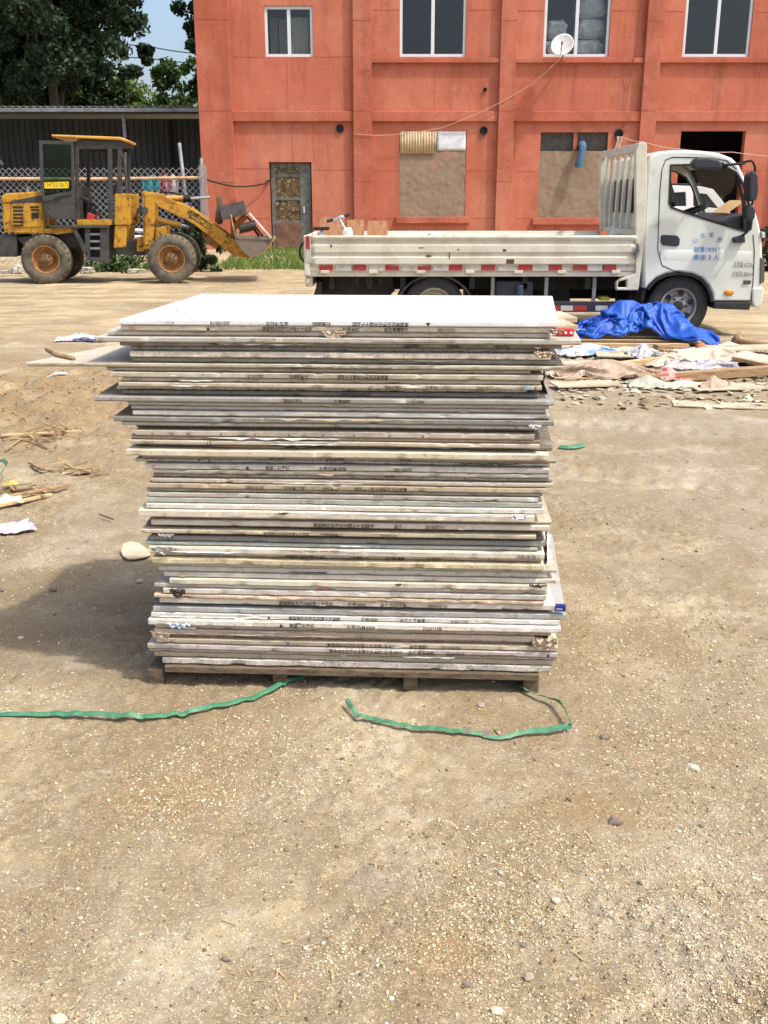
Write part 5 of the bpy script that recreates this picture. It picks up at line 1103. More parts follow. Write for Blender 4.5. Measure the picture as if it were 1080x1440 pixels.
# headboard: near post with foot, far post, bars
hx0, hx1 = 893, 908
m = MB(); m.plate(tx([(893, 214), (897, 202), (903, 199), (909, 203), (909, 260), (906, 330), (897, 408), (866, 408), (866, 397), (873, 391), (884, 388), (893, 384)]), [tx([(869, 396), (881, 393), (881, 404), (868, 404)])], tyF-.03, tyF+.06); hb = m.build('headboard', M_TBED, tk, bevel=.012)
m = MB(); m.extr(tx([(893, 214), (897, 202), (903, 199), (908, 203), (908, 260), (906, 330), (893, 330)]), tyB-.06, tyB+.03); m.build('headboard_post', M_TBED, hb, bevel=.012)
a = tp(896, 205); m = MB(); m.box((a.x, tyF+.062, a.z-.05), (a.x+.06, tyB-.062, a.z+.03)); a2 = tp(896, 327); m.box((a2.x, tyF+.062, a2.z-.04), (a2.x+.06, tyB-.062, a2.z+.03)); m.build('headboard_rail', M_TBED, hb, bevel=.01)
for k in range(5): y = tyF+.32+k*.315; m = MB(); m.box((a.x+.01, y-.025, a2.z+.03), (a.x+.05, y+.025, a.z-.05)); m.build('headboard_bar', M_TBED, hb, bevel=.006)
m = MB(); m.tube([tp(894, 342, -.06), tp(896, 352, -.06), tp(893, 362, -.06)], .02, 6); m.tube([tp(892, 364, -.05), tp(895, 345, -.05)], .01, 6); m.build('latch', M_GST, hb)
# cab
CO_ = [(905, 405), (904, 340), (908, 262), (911, 232), (916, 219), (926, 213), (950, 210.5), (985, 211.5), (1012, 215), (1030, 222), (1040, 232), (1049, 252), (1060, 285), (1069, 318), (1072, 335), (1073.5, 365), (1073, 405), (1071, 424), (1003, 424), (1001.5, 413), (996, 401), (987, 391), (973, 385), (955, 383), (938, 385), (924, 391), (914, 400), (910, 406)]
WINH = [(943, 232), (1000, 231), (1018, 233), (1036, 243), (1046, 260), (1054, 288), (1057.5, 310), (1056, 322), (1049, 326), (1036, 322), (1000, 311), (966, 300), (944, 292), (941, 286)]
co2 = tx(CO_); wn = tx(WINH)
def inset(poly, d):
    n = len(poly); out = []; ar = sum(poly[i][0]*poly[(i+1) % n][1]-poly[(i+1) % n][0]*poly[i][1] for i in range(n)); sg_ = 1 if ar > 0 else -1
    for i in range(n):
        p0, p1, p2 = Vector(poly[i-1]), Vector(poly[i]), Vector(poly[(i+1) % n]); d1 = (p1-p0).normalized(); d2 = (p2-p1).normalized()
        n1 = Vector((-d1.y, d1.x))*sg_; n2 = Vector((-d2.y, d2.x))*sg_; b = (n1+n2); b = b.normalized() if b.length > 1e-6 else n1
        out.append(tuple(p1+b*d))
    return out
ci = inset(co2, .03)
m = MB(); m.plate(ci, [wn], tyF-.0, tyF+.03); cab = m.build('cab', M_TW, tk)
m = MB(); m.plate(ci, [wn], tyB-.03, tyB); m.build('cab_side', M_TW, cab)
# rounded skin joining both sides; windscreen segment left out for the glass
skip = {10, 11, 12}; arch = set(range(17, 27)); pr = [(0.0, .03), (.010, .0115), (.03, .002), (.06, 0)]
rings = []
for dy, d in pr: rings.append((tyF+dy, inset(co2, d) if d else co2))
for dy, d in pr[::-1]: rings.append((tyB-dy, inset(co2, d) if d else co2))
m = MB(); n_ = len(co2); vs = [(x, y, z) for y, pl_ in rings for x, z in pl_]; fs = []
for j in range(len(rings)-1):
    for i in range(n_):
        if j == 3 and (i in skip or i in arch): continue
        fs.append((j*n_+i, j*n_+(i+1) % n_, (j+1)*n_+(i+1) % n_, (j+1)*n_+i))
# rear window opening: drop the rear panel there and rebuild with a hole
m.add(vs, fs); m.build('cab_skin', M_TW, cab, smooth=True)
m = MB(); vs = []
for i in (10, 11, 12, 13): x, z = inset(co2, .012)[i]; vs += [(x, tyF+.07, z), (x, tyB-.07, z)]
m.add(vs, [(0, 1, 3, 2), (2, 3, 5, 4), (4, 5, 7, 6)]); m.build('windscreen', M_CLEAR, cab)
q, r_ = tp(905, 250), tp(903, 300); m = MB(); m.box((q.x-.02, tyF+.5, r_.z), (q.x+.03, tyF+1.45, q.z)); m.build('rear_window', M_PLAS, cab, bevel=.01)
m = MB(); wi = inset(wn, -.012)
for i in range(len(wn)): pass
m.plate(inset(wn, -.010), [inset(wn, .014)], tyF-.006, tyF+.02); m.build('window_seal', M_BLK, cab)
m = MB(); m.plate(inset(wn, -.010), [inset(wn, .014)], tyB-.02, tyB+.006); m.build('window_seal', M_BLK, cab)
m = MB(); m.extr(tx([(1034, 240), (1037, 241), (1049, 285), (1051, 322), (1046, 324), (1045, 290)]), tyF+.005, tyF+.03); m.build('quarter_post', M_BLK, cab)
m = MB(); seam = [(961, 383.5), (948, 381), (931, 373), (925, 352), (926, 320), (928, 270), (931, 238), (936, 225), (946, 221), (1000, 222), (1022, 226), (1036, 238)]
m.tube([tp(x, y, -.001) for x, y in seam], .0055, 5); m.tube([tp(x, y, -.001) for x, y in [(1059, 330), (1061, 355), (1059, 395), (1056, 423)]], .0055, 5); m.build('door_seam', M_BLK, cab)
m = MB(); m.extr(tx([(929, 332), (932, 330), (952, 331), (956, 336), (955, 345), (950, 346.5), (932, 345), (929, 341)]), tyF-.015, tyF+.002); m.build('handle', M_PLAS, cab, bevel=.01)
# body crease, arch lining, step, lamps
cr_ = M('crease_paint', rgb(222, 224, 216), rough=.3)
m = MB(); vs = []
for px, y in ((929, 353), (960, 354), (1010, 354), (1057, 356)): p_ = tp(px, y); vs += [(p_.x, tyF-.003, p_.z+.02), (p_.x, tyF-.011, p_.z), (p_.x, tyF-.0005, p_.z-.10)]
m.add(vs, [(3*k+j, 3*k+3+j, 3*k+4+j, 3*k+1+j) for k in range(3) for j in range(2)]); m.build('body_crease', M_TW, cab, smooth='all')
m = MB(); ao = [CO_[i] for i in range(18, 28)]; ai = [(955+(x-955)*.93, 434+(y-434)*.93) for x, y in ao]
m.extr(tx(ao+ai[::-1]), tyF+.002, tyF+.5); m.build('arch_lining', M_BLK, cab)
m = MB(); m.extr(tx([(1004, 424.5), (1056, 424.5), (1054, 436), (1003, 434)]), tyF-.01, tyF+.35); m.build('step', M_TBLK, cab, bevel=.012)
m = MB(); m.extr(tx([(1057, 404), (1074, 404), (1072, 424), (1068, 432), (1060, 433), (1057, 424)]), tyF-.02, tyB+.02); m.build('bumper', M_TW, cab, bevel=.02)
m = MB(); m.extr(tx([(1069, 362), (1075, 364), (1075, 396), (1068, 400)]), tyF-.012, tyF+.25); m.build('headlight', M('smoky_lens', rgb(96, 92, 88), rough=.1), cab, bevel=.01)
m = MB(); m.extr(tx([(1070, 325), (1075, 327), (1075.5, 334), (1071, 335)]), tyF-.02, tyF+.06); m.build('side_lamp', M('clear_lens', rgb(200, 198, 190), rough=.1), cab, bevel=.006)
q = tp(1025, 411.5); m = MB(); m.lathe([(.055, 0), (.052, -.012), (.03, -.02), (.005, -.022)], (0, 0, 0), 20); m.v = [(q.x+v[0]*1.1, tyF+v[1], q.z+v[2]*.62) for v in m.v]; m.build('marker_light', M('amber_lens', rgb(222, 132, 40), rough=.2), cab, smooth='all')
m = MB(); m.extr(tx([(911, 380), (922, 388), (912, 402), (906, 425), (902, 425)]), tyF+.05, tyF+.4); m.build('mudflap', M_TBLK, tk)
# mirrors
m = MB(); m.tube([tp(1018, 233, .0), tp(1030, 231, -.10), tp(1047, 227, -.20), tp(1050, 229, -.2), tp(1053, 236, -.2), tp(1051, 270, -.2), tp(1047, 300, -.2), tp(1044, 326, -.15), tp(1040, 334, .0)], .014, 8); m.tube([tp(985, 228, -.02), tp(1018, 232, -.05), tp(1040, 231, -.18)], .012, 6); mi = m.build('mirror_arm', M_BLK, cab, smooth='all')
def blob(name, pts, y0_, y1_, mat, parent, bev=.02): q = MB(); q.extr(tx(pts), DT+y0_, DT+y1_); return q.build(name, mat, parent, bevel=bev, seg=3)
blob('mirror', [(1040, 250), (1043, 243), (1048, 242), (1052, 248), (1053, 268), (1051, 280), (1046, 284), (1040, 281)], -.32, -.12, M_PLAS, mi, .03)
blob('mirror', [(1036, 292), (1040, 288), (1047, 289), (1050, 296), (1049, 306), (1044, 311), (1037, 308)], -.30, -.14, M_PLAS, mi, .025)
blob('mirror', [(962, 230), (968, 223.5), (985, 223), (998, 226), (1004, 233), (1003, 239), (968, 239), (963, 236)], -.32, -.18, M_PLAS, mi, .025)
m = MB(); m.tube([tp(1000, 231, -.22), tp(1012, 230, -.1), tp(1018, 231, 0)], .012, 6); m.build('mirror_stay', M_BLK, mi)
blob('mirror_base', [(1029, 334), (1045, 329), (1046, 341), (1030, 341.5)], -.06, .004, M_PLAS, mi, .012)
# interior
m = MB(); m.extr(tx([(1004, 311), (1062, 300), (1066, 330), (1066, 380), (1010, 380)]), tyF+.06, tyB-.06); m.build('dashboard', M_PLAS, cab, bevel=.02)
for y in (.35, 1.25): m = MB(); m.extr(tx([(930, 330), (975, 330), (975, 345), (930, 345)]), tyF+y-.22, tyF+y+.3); m.extr(tx([(925, 262), (934, 262), (940, 330), (928, 330)]), tyF+y-.22, tyF+y+.3); m.build('seat', M_PLAS, cab, bevel=.04)
m = MB(); m.extr(tx([(912, 385), (1064, 382), (1064, 378), (912, 378)]), tyF+.05, tyB-.05); m.build('cab_floor', M_TBLK, cab)
m = MB(); c = tp(986, 299, .5); wr_ = Matrix.Rotation(1.05, 3, 'Y') @ Matrix.Rotation(0, 3, 'Z'); wr_ = Matrix.Rotation(-.35, 3, 'Y')
ps = [c+wr_ @ Vector((.21*math.cos(a), .21*math.sin(a), 0)) for a in [2*math.pi*k/24 for k in range(25)]]; m.tube(ps, .021, 8); m.tube([ps[0], c, ps[12]], .014, 6); m.tube([ps[6], c], .014, 6); m.tube([c, tp(1015, 330, .5)], .03, 8); m.build('steering_wheel', M_BLK, cab, smooth='all')
m = MB(); m.tube([tp(986, 236, 1.5), tp(993, 262, 1.52), tp(1001, 290, 1.55)], [.05, .045, .06], 8); m.tube([tp(984, 262, 1.35), tp(988, 285, 1.35)], .05, 8); m.build('far_pillar', M_PLAS, cab)
obox('cardboard', 'folded tan cardboard lying on the truck dashboard', 'cardboard', P(1024, 291, DT+.7), (.28, .3, .012), -.55, M('tan_cardboard', rgb(206, 172, 122), rough=.9), rz=.3)
M_BLU = M('blue_lettering', rgb(42, 120, 190), rough=.5); M_BKL = M('black_lettering', rgb(70, 72, 76), rough=.5)
def ctext(b_, px, py, s_, mt, rot=0, sx=1): return text(b_, 'door_lettering', s_, mt, cab, tp(px, py, -.0125), (math.cos(rot), 0, math.sin(rot)), (-math.sin(rot), 0, math.cos(rot)), sx=sx)
for b_, px, py, rt in (('山', 977, 339, .45), ('东', 988, 332, .15), ('禾', 1000, 331, -.15), ('罗', 1011, 338, -.45)): ctext(b_, px, py, .066, M_BLU, rt)
ctext('载重1835T', 994, 351.5, .068, M_BLU, 0, 1.0); ctext('乘座 2 人', 993, 362.5, .068, M_BLU, 0, 1.1)
ctext('总质量:4225kg', 1045, 373, .070, M_BKL, 0, .55); ctext('栏板高:380mm', 1044, 386, .070, M_BKL, 0, .55); ctext('▇▇', 1050, 397, .05, M_BKL, 0, .9)
# things in the truck bed
zfl = tp(500, 380).z
M_BRB = M('brown_packing_board', rgb(164, 118, 84), rgb(136, 94, 66), 5, rough=.8, stretch=(6, 1, 1), c3=rgb(190, 150, 116), s3=4)
for k, (x0_, x1_, tpx, lb) in enumerate(((446, 484, 306, 'brown board leaning in the truck bed behind the bicycle'), (484, 512, 309.5, 'brown board leaning in the truck bed, middle of three'), (513, 545, 311, 'brown board leaning in the truck bed, rightmost of three'))):
    a, b = P(x0_, tpx, DT+1.72), P(x1_, tpx, DT+1.72); m = MB(); m.add([(a.x, DT+1.60, zfl+.01), (b.x, DT+1.60, zfl+.01), (b.x, DT+1.78, b.z), (a.x+.04, DT+1.78, a.z)], [(0, 1, 2, 3)])
    tag(m.build('packing_board', M_BRB, solid=.02), lb, 'board', 'brown boards in the truck bed', 'thing')
c = tp(483, 330, .75); bz0 = zfl+.005
bi = thing('bicycle', 'small bicycle standing in the truck bed, only its handlebar showing', 'bicycle', (c.x, DT+.8, bz0)); R_ = .15
for dx in (0, -.0): pass
xf, xr_ = c.x+.07, c.x-.42
for x in (xf, xr_):
    m = MB(); m.tube([(x+R_*math.cos(a), DT+.8, bz0+R_+.012+R_*math.sin(a)) for a in [2*math.pi*k/24 for k in range(25)]], .014, 8); wq = m.build('wheel', M_BLK, bi, smooth='all')
    m = MB()
    for k in range(8): aa = math.pi*k/8; m.tube([(x-R_*.93*math.cos(aa), DT+.8, bz0+R_+.012-R_*.93*math.sin(aa)), (x+R_*.93*math.cos(aa), DT+.8, bz0+R_+.012+R_*.93*math.sin(aa))], .002, 4)
    m.build('spokes', M_CHROME, wq)
hd = P(476, 306, DT+.8)
m = MB(); m.tube([(xr_, DT+.8, bz0+R_), (xr_+.2, DT+.8, bz0+R_+.02), (xf-.06, DT+.8, bz0+.4)], .016, 8); m.tube([(xr_+.2, DT+.8, bz0+R_+.02), (xr_+.12, DT+.8, bz0+.42)], .016, 8); m.tube([(xr_, DT+.8, bz0+R_), (xr_+.12, DT+.8, bz0+.40)], .012, 8); m.build('frame', M('white_bike_paint', rgb(220, 220, 220), rough=.4), bi, smooth='all')
m = MB(); m.tube([(xf, DT+.8, bz0+R_), (xf-.06, DT+.8, bz0+.4), (hd.x, DT+.8, hd.z+.0)], .016, 8); m.build('fork', M_CHROME, bi, smooth='all')
m = MB(); m.tube([P(461, 311, DT+.75), P(474, 307, DT+.8), P(478, 304, DT+.8), P(486, 305, DT+.82)], .012, 8); hb_ = m.build('handlebar', M_CHROME, bi, smooth='all')
m = MB(); m.tube([P(460, 311, DT+.75), P(468, 309, DT+.77)], .02, 8); m.tube([P(485, 304.5, DT+.82), P(491, 301, DT+.84)], .02, 8); m.build('grip', M_BLK, hb_)
m = MB(); m.cbox((xr_+.12, DT+.8, bz0+.44), (.2, .1, .04)); m.build('saddle', M_BLK, bi, bevel=.015)
c2 = P(489, 324, DT+.8); sack('bag', (c2.x, DT+.8, c2.z-.05), (.12, .12, .16), M_WPAN, 4, 'small pale bag beside the bicycle handlebar in the bed', None, .2, 'bag')
c2 = P(612, 329, DT+.6); sack('bag', (c2.x, DT+.6, c2.z-.05), (.16, .12, .16), M_SACK, 9, 'white plastic bag peeking over the truck side board', None, .2, 'bag')
c2 = P(868, 325, DT+1.2); sack('bag', (c2.x, DT+1.2, c2.z-.06), (.16, .16, .3), M_SACK, 12, 'white plastic bag in the bed against the headboard', None, .2, 'bag')

# white van behind the truck cab
DV = 22.0; vn = thing('van', 'white microvan parked behind the truck cab, seen through its window', 'van', (P(980, 400, DV).x, DV+.8, 0))
vp = lambda px, py: (P(px, py, DV).x, P(px, py, DV).z)
M_VAN = M('white_van_paint', rgb(226, 226, 224), rough=.3, spec=.5)
vo = [vp(*q) for q in ((892, 384), (890, 320), (896, 274), (904, 263), (940, 260.5), (985, 262), (1003, 266), (1018, 285), (1030, 304), (1058, 312), (1064, 330), (1063, 384))]
wh = [[vp(*q) for q in ((902, 290), (906, 272), (930, 270), (936, 290))], [vp(*q) for q in ((942, 290), (944, 271), (964, 270), (965, 290))], [vp(*q) for q in ((975, 290), (975, 271), (994, 273), (1010, 293))]]
m = MB(); m.plate(vo, wh, DV, DV+.05); vb = m.build('body', M_VAN, vn, bevel=.01)
m = MB(); m.plate(vo, wh, DV+1.45, DV+1.5); m.build('body_side', M_VAN, vb)
m = MB(); n_ = len(vo); m.add([(x, DV+.051, z) for x, z in vo]+[(x, DV+1.449, z) for x, z in vo], [(i, i+1, n_+i+1, n_+i) for i in range(n_-1) if i != 7]); m.build('body_skin', M_VAN, vb)
m = MB(); a, b = vo[7], vo[8]; m.add([(a[0], DV+.06, a[1]), (a[0], DV+1.44, a[1]), (b[0], DV+1.44, b[1]), (b[0], DV+.06, b[1])], [(0, 1, 2, 3)]); m.build('windscreen', M_DKGL, vb)
for h in wh: m = MB(); m.extr(h, DV+.02, DV+.03); m.build('window', M_DKGL, vb)
m = MB(); m.tube([P(905, 259, DV+.1), P(985, 259.5, DV+.1)], .02, 6); m.tube([P(905, 259, DV+1.3), P(985, 259.5, DV+1.3)], .02, 6); m.build('roof_rack', M_BLK, vn)
m = MB(); m.box((vo[0][0]+.3, DV+.1, .5), (vo[8][0]-.2, DV+1.4, P(940, 276, DV).z)); m.build('interior', M_BLK, vn)
for px in (912, 1036): x = P(px, 384, DV).x; wheel(vn, x, .28, DV+.0, .28, .18, M_TYREC, M_GST, True, .6, 5); wheel(vn, x, .28, DV+1.32, .28, .18, M_TYREC, M_GST, False, .6, 5)
# ------------------------------------------------------------ blue tarp
M_TARP = NT('blue_tarpaulin'); _c = M_TARP.mix(M_TARP.ramp(M_TARP.noise(7, 5, .7), .45, .65), rgb(28, 80, 178), rgb(48, 104, 190)); _c = M_TARP.mix(M_TARP.math('MULTIPLY', M_TARP.ramp(M_TARP.noise(18, 5, .8), .6, .72), .35), _c, rgb(150, 170, 200))
M_TARP.bump(M_TARP.noise(22, 5, .7), .5, .02); M_TARP = M_TARP.out(_c, .42, 0, .45)
def tarp_ground(x, y):
    z = ground_h(x, y)
    wx = x+.06*(fbm(x*7, y*7, 2, 95)-.5)*2; wy = y+.06*(fbm(x*7+5, y*7, 2, 96)-.5)*2
    for cx_, cy_, rx, ry, h_, a_ in ((2.72, 11.45, .26, .18, .46, .5), (2.60, 11.40, .30, .18, .22, -.3), (3.14, 11.36, .22, .22, .44, -.6), (3.02, 11.28, .30, .24, .25, .2), (3.36, 11.05, .20, .2, .21, .7), (2.34, 11.5, .2, .16, .12, 0), (3.28, 11.2, .16, .2, .30, .4), (2.90, 11.42, .50, .24, .40, 0), (2.9, 11.3, .6, .18, .14, -.2)):
        u_ = (wx-cx_)*math.cos(a_)+(wy-cy_)*math.sin(a_); v_ = -(wx-cx_)*math.sin(a_)+(wy-cy_)*math.cos(a_)
        z = np.maximum(z, ground_h(x, y)+h_*np.clip(1.25-np.maximum(np.abs(u_)/rx, np.abs(v_)/ry)*.8, 0, 1)**.9)
    return z
nu, nv = 96, 66; S_, T_ = np.meshgrid(np.linspace(0, 1, nu), np.linspace(0, 1, nv))
fy = 11.16+.1*(fbm(S_*5, S_*0, 3, 92)-.5)-.42*sstep(.55, .85, S_); by = 11.72-.25*sstep(.8, 1, S_)
X0 = 2.12+1.50*S_+.10*(fbm(T_*4, S_*4, 3, 90)-.5); Y0 = fy+(by-fy)*T_+.08*(fbm(S_*4, T_*3, 3, 91)-.5)
PT = drape(X0, Y0, 2.35, 1.5, tarp_ground, 4, 210, .16, .38)
co = PT.reshape(-1, 3); idx = np.arange(nu*nv).reshape(nv, nu); fc = np.stack([idx[:-1, :-1], idx[:-1, 1:], idx[1:, 1:], idx[1:, :-1]], -1).reshape(-1, 4)
o_ = co.mean(0); o_[2] = 0; to = npmesh('tarp', co-o_, fc, M_TARP, True); to.location = o_; WL[to.name] = Vector(o_)
tag(to, 'crumpled bright blue tarpaulin heaped beside the truck front wheel', 'tarpaulin', kind='thing')

# ------------------------------------------------------------ debris and scraps
def sheet(label, px, py, w_, d_, rot, mat, amp=.03, seed=1, lift=.01, name='sheet', cat='sheet', tilt=(0, 0), group=None, pos=None, kind='thing'):
    c = G(px, py) if pos is None else Vector(pos); nu = int(max(16, min(44, w_*50+8))); nv = int(max(12, min(34, d_*60+8)))
    S_, T_ = np.meshgrid(np.linspace(-.5, .5, nu), np.linspace(-.5, .5, nv))
    a = S_*w_*(1+.35*(fbm(T_*3+seed, S_*2, 3, seed)-.5)); b = T_*d_*(1+.6*(fbm(S_*4+seed, T_*2+9, 3, seed+1)-.5)); ca, sa = math.cos(rot), math.sin(rot)
    lump = amp*.75*np.exp(-((S_-.12*math.sin(seed))/.30)**2-((T_-.05)/.28)**2); lv = lump
    def hf(x, y):
        u = ((x-c.x)*ca+(y-c.y)*sa)/w_; v = (-(x-c.x)*sa+(y-c.y)*ca)/d_
        return ground_h(x, y)+lift+amp*.75*np.exp(-((u-.12*math.sin(seed))/.30)**2-((v-.05)/.28)**2)+u*w_*tilt[0]+v*d_*tilt[1]
    q = drape(c.x+a*ca-b*sa, c.y+a*sa+b*ca, w_*(1.03+amp*.5), d_*(1.05+amp*1.6), hf, seed, 70, amp*.9+.004, .6)
    co = q.reshape(-1, 3); idx = np.arange(nu*nv).reshape(nv, nu); fc = np.stack([idx[:-1, :-1], idx[:-1, 1:], idx[1:, 1:], idx[1:, :-1]], -1).reshape(-1, 4)
    org = np.array([c.x, c.y, co[:, 2].min()]); o = npmesh(name, co-org, fc, mat, True); o.location = org; WL[o.name] = Vector(org)
    o.data.set_sharp_from_angle(angle=math.radians(50))
    return tag(o, label, cat, group, kind)
GD = 'discarded sheets and bags beside the tarp'
M_PAP = M('dirty_white_paper', rgb(204, 196, 180), rgb(176, 164, 142), 9, rough=.8); M_KRA = M('brown_paper_bag', rgb(178, 156, 134), rgb(150, 126, 104), 14, rough=.8, c3=rgb(214, 200, 184), s3=10)
M_KRL = M('pale_paper_bag', rgb(206, 190, 168), rgb(184, 164, 140), 7, rough=.8, c3=rgb(150, 140, 132), s3=16, lo3=.6, hi3=.66)
M_PLT = M('plaster_board', rgb(192, 180, 156), rgb(168, 150, 122), 6, rough=.9, bump=.2, c3=rgb(150, 128, 98), s3=5, lo3=.52, hi3=.7)
M_FILM = M('cloudy_film', rgb(192, 186, 184), rgb(160, 152, 156), 8, rough=.35, c3=rgb(96, 80, 130), s3=7, lo3=.56, hi3=.66)
M_BLP = M('blue_printed_film', rgb(204, 206, 206), rgb(120, 152, 180), 6, .5, .6, rough=.35)
M_TIM = M('pale_timber_strip', rgb(206, 176, 132), rgb(178, 144, 102), 5, rough=.8, stretch=(1, 8, 8)); M_TIM2 = M('aged_timber', rgb(172, 142, 106), rgb(136, 108, 80), 6, rough=.85, stretch=(1, 8, 8), bump=.3)
M_PINK = M('pink_paper', rgb(214, 158, 142), rough=.8); M_REDB = M('red_printed_paper', rgb(190, 150, 136), rgb(184, 70, 70), 14, .5, .56, rough=.7)
def plank(label, px, py, L_, W_, T_, rot, mat, lift=0, pitch=0, roll=0, name='plank', cat='plank', group='timber and boards in the debris', pos=None, bevel=.003):
    c = G(px, py) if pos is None else Vector(pos); zb = gz(c.x, c.y) if pos is None else c.z; m = MB()
    m.cbox((c.x, c.y, zb+lift+T_/2), (L_, W_, T_), Matrix.Rotation(rot, 3, 'Z') @ Matrix.Rotation(pitch, 3, 'Y') @ Matrix.Rotation(roll, 3, 'X'))
    return tag(m.build(name, mat, bevel=bevel), label, cat, group, 'thing')
# long strips below the tarp
c = G(880, 491)
for k, (px0, px1, py, lb, mt) in enumerate(((792, 968, 487.5, 'longest pale timber strip lying just in front of the tarp', M_TIM), (788, 960, 483, 'timber strip stacked behind the longest pale one', M_TIM2), (800, 950, 479.5, 'upper timber strip partly under the blue tarp', M_TIM), (796, 970, 491.5, 'front timber strip lowest in the stack by the tarp', M_TIM2))):
    a, b = G(px0, py+3), G(px1, py+4); mid = (a+b)/2; plank(lb, 0, 0, (b-a).length, .07, .022, math.atan2(b.y-a.y, b.x-a.x), mt, .0+.024*(k % 3), pos=(mid.x, mid.y, gz(mid.x, mid.y)+.03))
plank('white long panel edge under the left end of the tarp', 845, 478, .9, .3, .03, .03, M_PAP, .10, cat='panel', name='panel')
plank('short wooden block under the strips below the tarp', 930, 497, .14, .12, .06, .2, M_TIM2, cat='block', name='block')
plank('thick brown beam end lying at the right of the debris', 1000, 541, 1.35, .10, .075, .10, M_TIM2, .02, -.05)
plank('brown timber lying diagonally in mid debris', 905, 525, .75, .06, .05, .3, M_TIM, .05, -.06)
plank('brown slat leaning at the far right debris edge', 1065, 531, .5, .05, .03, -.75, M_TIM2, .06, .1)
plank('thin pale lath at the left of the debris', 820, 541, .5, .03, .015, -.1, M_TIM, .02)
plank('thin grey lath in front of the brown beam', 940, 561, .7, .03, .012, -.18, M_TIM2, .0)
plank('pale plaster board lying flat at the right edge, upper', 1050, 507, .9, .35, .02, .1, M_PLT, .05, 0, 0, 'plaster_board', 'board')
plank('pale plaster board at the right edge, second one down', 1040, 519, 1.1, .3, .018, -.08, M_PLT, .04, 0, 0, 'plaster_board', 'board')
plank('pale plaster board with pointed shadow below the beam end', 1035, 551, .8, .28, .012, .12, M_PLT, .01, 0, 0, 'plaster_board', 'board')
plank('pale board flat on the sand at the left of the debris', 822, 549, .55, .26, .014, .15, M_PLT, .02, 0, 0, 'plaster_board', 'board')
plank('pale board showing a dark underside behind the paper bag', 823, 525, .6, .3, .02, .1, M_PLT, .05, .04, .0, 'plaster_board', 'board')
plank('pale board between the bags and the long strips', 888, 512, .7, .25, .016, -.1, M_PLT, .05, 0, .05, 'plaster_board', 'board')
plank('grey dusty board half buried at the far right front', 1030, 572, .9, .22, .012, -.2, M_PLT, .0, 0, 0, 'plaster_board', 'board')
sheet('white plastic sheet with blue print, leftmost in the debris', 822, 505, .62, .42, .2, M_BLP, .11, 2, .03, 'plastic_sheet', 'plastic sheet', group=GD)
sheet('pink paper scrap under the left end of the strips', 800, 494, .5, .18, .1, M_PINK, .04, 3, .03, 'paper_sheet', 'paper', group=GD)
sheet('big dusty brown paper bag with red print at its right', 862, 536, .95, .5, -.08, M_KRA, .17, 4, .02, 'paper_bag', 'paper bag', group=GD)
sheet('crushed paper bag end printed in red', 943, 542, .26, .24, .2, M_REDB, .12, 5, .03, 'paper_bag', 'paper bag', group=GD)
sheet('purple tinted film bundle beside the pale boards', 905, 512, .36, .3, .4, M_FILM, .16, 6, .05, 'film_bundle', 'plastic film', group=GD)
sheet('pale paper bag with faint grey print in mid debris', 980, 521, .8, .4, .12, M_KRL, .12, 7, .06, 'paper_bag', 'paper bag', group=GD)
sheet('white sack with purple print lying beside the beam', 985, 532, .65, .3, -.1, M_FILM, .10, 8, .05, 'paper_bag', 'paper bag', group=GD)
sheet('pale crumpled paper bag at the right end of the debris', 1045, 524, .6, .35, .1, M_KRL, .09, 9, .06, 'paper_bag', 'paper bag', group=GD)
sheet('grey green crumpled bag in front of the big brown bag', 915, 549, .4, .22, .1, M('grey_green_bag', rgb(176, 172, 156), rgb(150, 146, 132), 8, rough=.7), .10, 10, .01, 'paper_bag', 'paper bag', group=GD)
sheet('dusty paper sheet right of the red printed bag', 970, 549, .45, .25, .1, M_KRL, .07, 11, .01, 'paper_sheet', 'paper', group=GD)
sheet('small dusty kraft paper peak by the beam', 1005, 552, .28, .2, .3, M_KRA, .14, 12, .01, 'paper_sheet', 'paper', group=GD)
sheet('white torn paper strip behind the purple film', 985, 503, .7, .16, .1, M_PAP, .06, 13, .04, 'paper_sheet', 'paper', group=GD)
sheet('white torn paper under the long strips, left one', 870, 502, .5, .16, -.2, M_PAP, .05, 14, .03, 'paper_sheet', 'paper', group=GD)
sheet('white crumpled wrapper right of the tarp corner', 1020, 500, .4, .2, .5, M_PAP, .09, 15, .03, 'paper_sheet', 'paper', group=GD)
sheet('dusty tan paper in front of the plaster boards', 800, 533, .4, .25, .1, M_KRL, .05, 16, .02, 'paper_sheet', 'paper', group=GD)
sheet('tan paper fold between purple film and pale bag', 945, 524, .5, .3, .5, M_KRL, .11, 17, .03, 'paper_sheet', 'paper', group=GD)
c = G(983, 511); m = MB(); m.lathe([(.01, 0), (.05, .01), (.055, .05), (.045, .09), (.015, .1)], (c.x, c.y, gz(c.x, c.y)+.06), 14, 'Z'); tag(m.build('flower_pot', M('terracotta', rgb(196, 110, 82), rgb(160, 86, 66), 9, rough=.8), smooth='all'), 'small orange terracotta lump among the white scraps', 'pot', kind='thing')
# old branch / pipe to the right of the tarp
a = G(1036, 487); b = G(1100, 496); m = MB(); m.tube([a+Vector((-.02, 0, .10)), a+Vector((.03, 0, .06)), a.lerp(b, .4)+Vector((0, 0, .05)), b+Vector((0, 0, .06))], [.07, .05, .04, .045], 10); tag(m.build('log', M_TIM2, smooth='all'), 'weathered crooked branch lying right of the tarp', 'branch', kind='thing')
